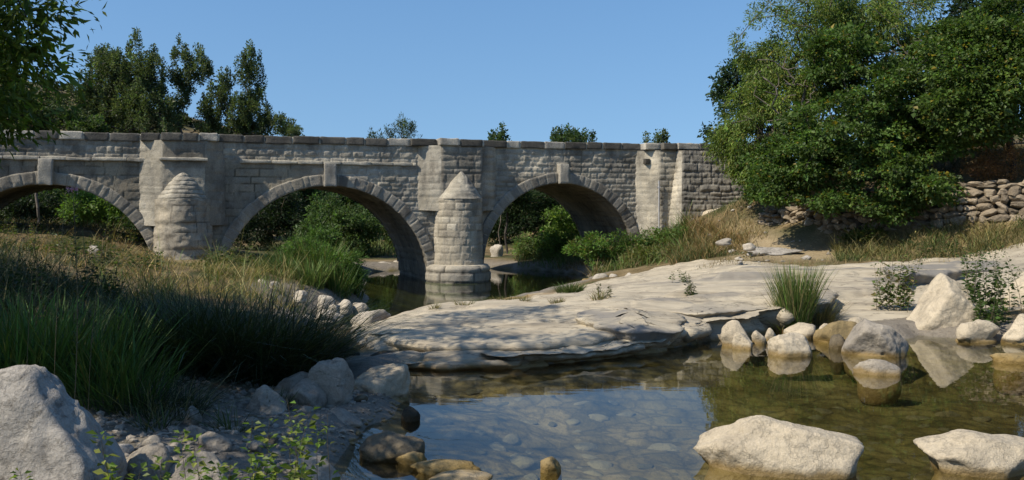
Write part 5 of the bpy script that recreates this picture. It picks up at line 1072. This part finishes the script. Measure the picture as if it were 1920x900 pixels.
herb(150, 17.5, 22, .9, .10, 'dark weeds left of the golden grass', 3011, (.032, .05, .016), .7, 28)
for i, (px, Y, lab) in enumerate([(360, 10.2, 'dim weed tuft on the gravel under the dark tussock'), (520, 10.6, 'dim weed tuft between the grey cluster and the gravel'), (430, 9.2, 'small dim weed in the middle of the gravel'), (290, 8.9, 'dim weed beside the huge corner boulder')]):
    tussock(px, Y, .18, .34, 70, lab, 3070 + i, (.05, .07, .02), .010, .5, .7, (.16, .13, .06), .3, name='weed_tuft', cat='weed', group='weeds on the gravel')
gf = 'leafy shoots in the foreground'
for i, (px, yt, Y, lab) in enumerate([(632, 752, 6.6, 'tallest thin shoot with few leaves nearest the water'), (560, 785, 6.3, 'leafy yellow-green shoot left of the tallest one'), (545, 800, 6.1, 'dense leafy shoot in the middle of the row'), (510, 835, 6.2, 'low leafy shoot left of the dense one'), (480, 800, 6.3, 'upright shoot with small toothed leaves'), (425, 850, 6.2, 'low spreading shoot in the row of shoots'), (365, 822, 6.2, 'toothed leafy shoot left of the row'), (335, 830, 6.5, 'thin bent shoot at the left end of the row'), (590, 858, 6.0, 'short shoot at the bottom right of the row'), (455, 860, 5.9, 'short bushy shoot at the bottom edge'), (215, 835, 5.9, 'shoot with pinkish seed heads before the corner boulder'), (78, 888, 5.6, 'tiny leaf sprig before the corner boulder')]):
    x0 = xy(px, Y); zt = EYE - (yt - HY) / F * Y; zg_ = gz1(x0, Y); zb_ = min(zg_, zt - .35)
    herb(px, Y, 3 if i in (1, 2, 4, 9) else 2 if i else 1, (zt - zg_) * 1.15 if zt - zg_ > .2 else .4, .082, lab, 3020 + i, (.12, .18, .032), .06, 40 if i else 18, name='leafy_shoot', group=gf, alt=(.20, .22, .05), altf=.25, leanv=.1, z0=zg_ if zt - zg_ > .2 else zt - .4, rstem=.004, taper=.5)
# tall flowering stalk in front of the left arch
Y = 8.2; x0 = xy(135, Y); z0 = gz1(x0, Y); ftop = EYE - (357 - HY) / F * Y
st = empty('flower_stalk', (x0, Y, z0)); tag(st, 'tall dark stalk with a pink flower head in front of the left arch', 'flower')
bg = Bag(); rg = np.random.default_rng(4); H = ftop - z0; t = np.linspace(0, 1, 10); tube(bg, np.stack([.05 * np.sin(t * 3), 0 * t, H * t], 1), .005 * (1 - .5 * t), 5)
for q in np.linspace(.45, .92, 8):
    a = rg.uniform(0, 6.28); tube(bg, [(.05 * math.sin(q * 3), 0, H * q), (.05 * math.sin(q * 3) + .08 * math.cos(a), .08 * math.sin(a), H * q + .1)], .0025, 4)
bg.build('stem', STEM, st)
bg = Bag(); n = 60; a = rg.uniform(0, 6.28, n); r_ = .06 * np.sqrt(rg.random(n)); P = np.stack([.05 * math.sin(3) + r_ * np.cos(a), r_ * np.sin(a), H + .012 * rg.normal(size=n)], 1)
leaves(P, rg.normal(0, .5, (n, 3)) + UP, rg.normal(size=(n, 3)), .02, .014, tones(rg, n, (.42, .22, .34), .15), bg); bg.build('flower_head', LEAF, st)
bg = Bag(); n = 50; q = rg.uniform(.25, .9, n); a = rg.uniform(0, 6.28, n); D = np.stack([np.cos(a), np.sin(a), .4 + 0*a], 1)
leaves(np.stack([.05 * np.sin(q * 3), 0*q, H * q], 1), D, rg.normal(size=(n, 3)) + UP, .07, .018, tones(rg, n, (.04, .06, .02), .2), bg); bg.build('leaves', LEAF, st)
for i, (px, yt, Y, lab) in enumerate([(100, 330, 7.8, 'thin bare grass stalk left of the pink flower'), (165, 318, 8.4, 'thin bent grass stalk right of the pink flower'), (48, 380, 8.0, 'bare stalk at the far left before the left arch')]):
    x0 = xy(px, Y); z0 = gz1(x0, Y); H = EYE - (yt - HY) / F * Y - z0; bg = Bag(); t = np.linspace(0, 1, 9)
    tube(bg, np.stack([(.12 if i != 1 else .28) * t ** 2, 0 * t, H * t], 1), .003 * (1 - .5 * t), 4)
    o = bg.build('grass_stalk', STEM); o.location = (x0, Y, z0); tag(o, lab, 'grass stalk')
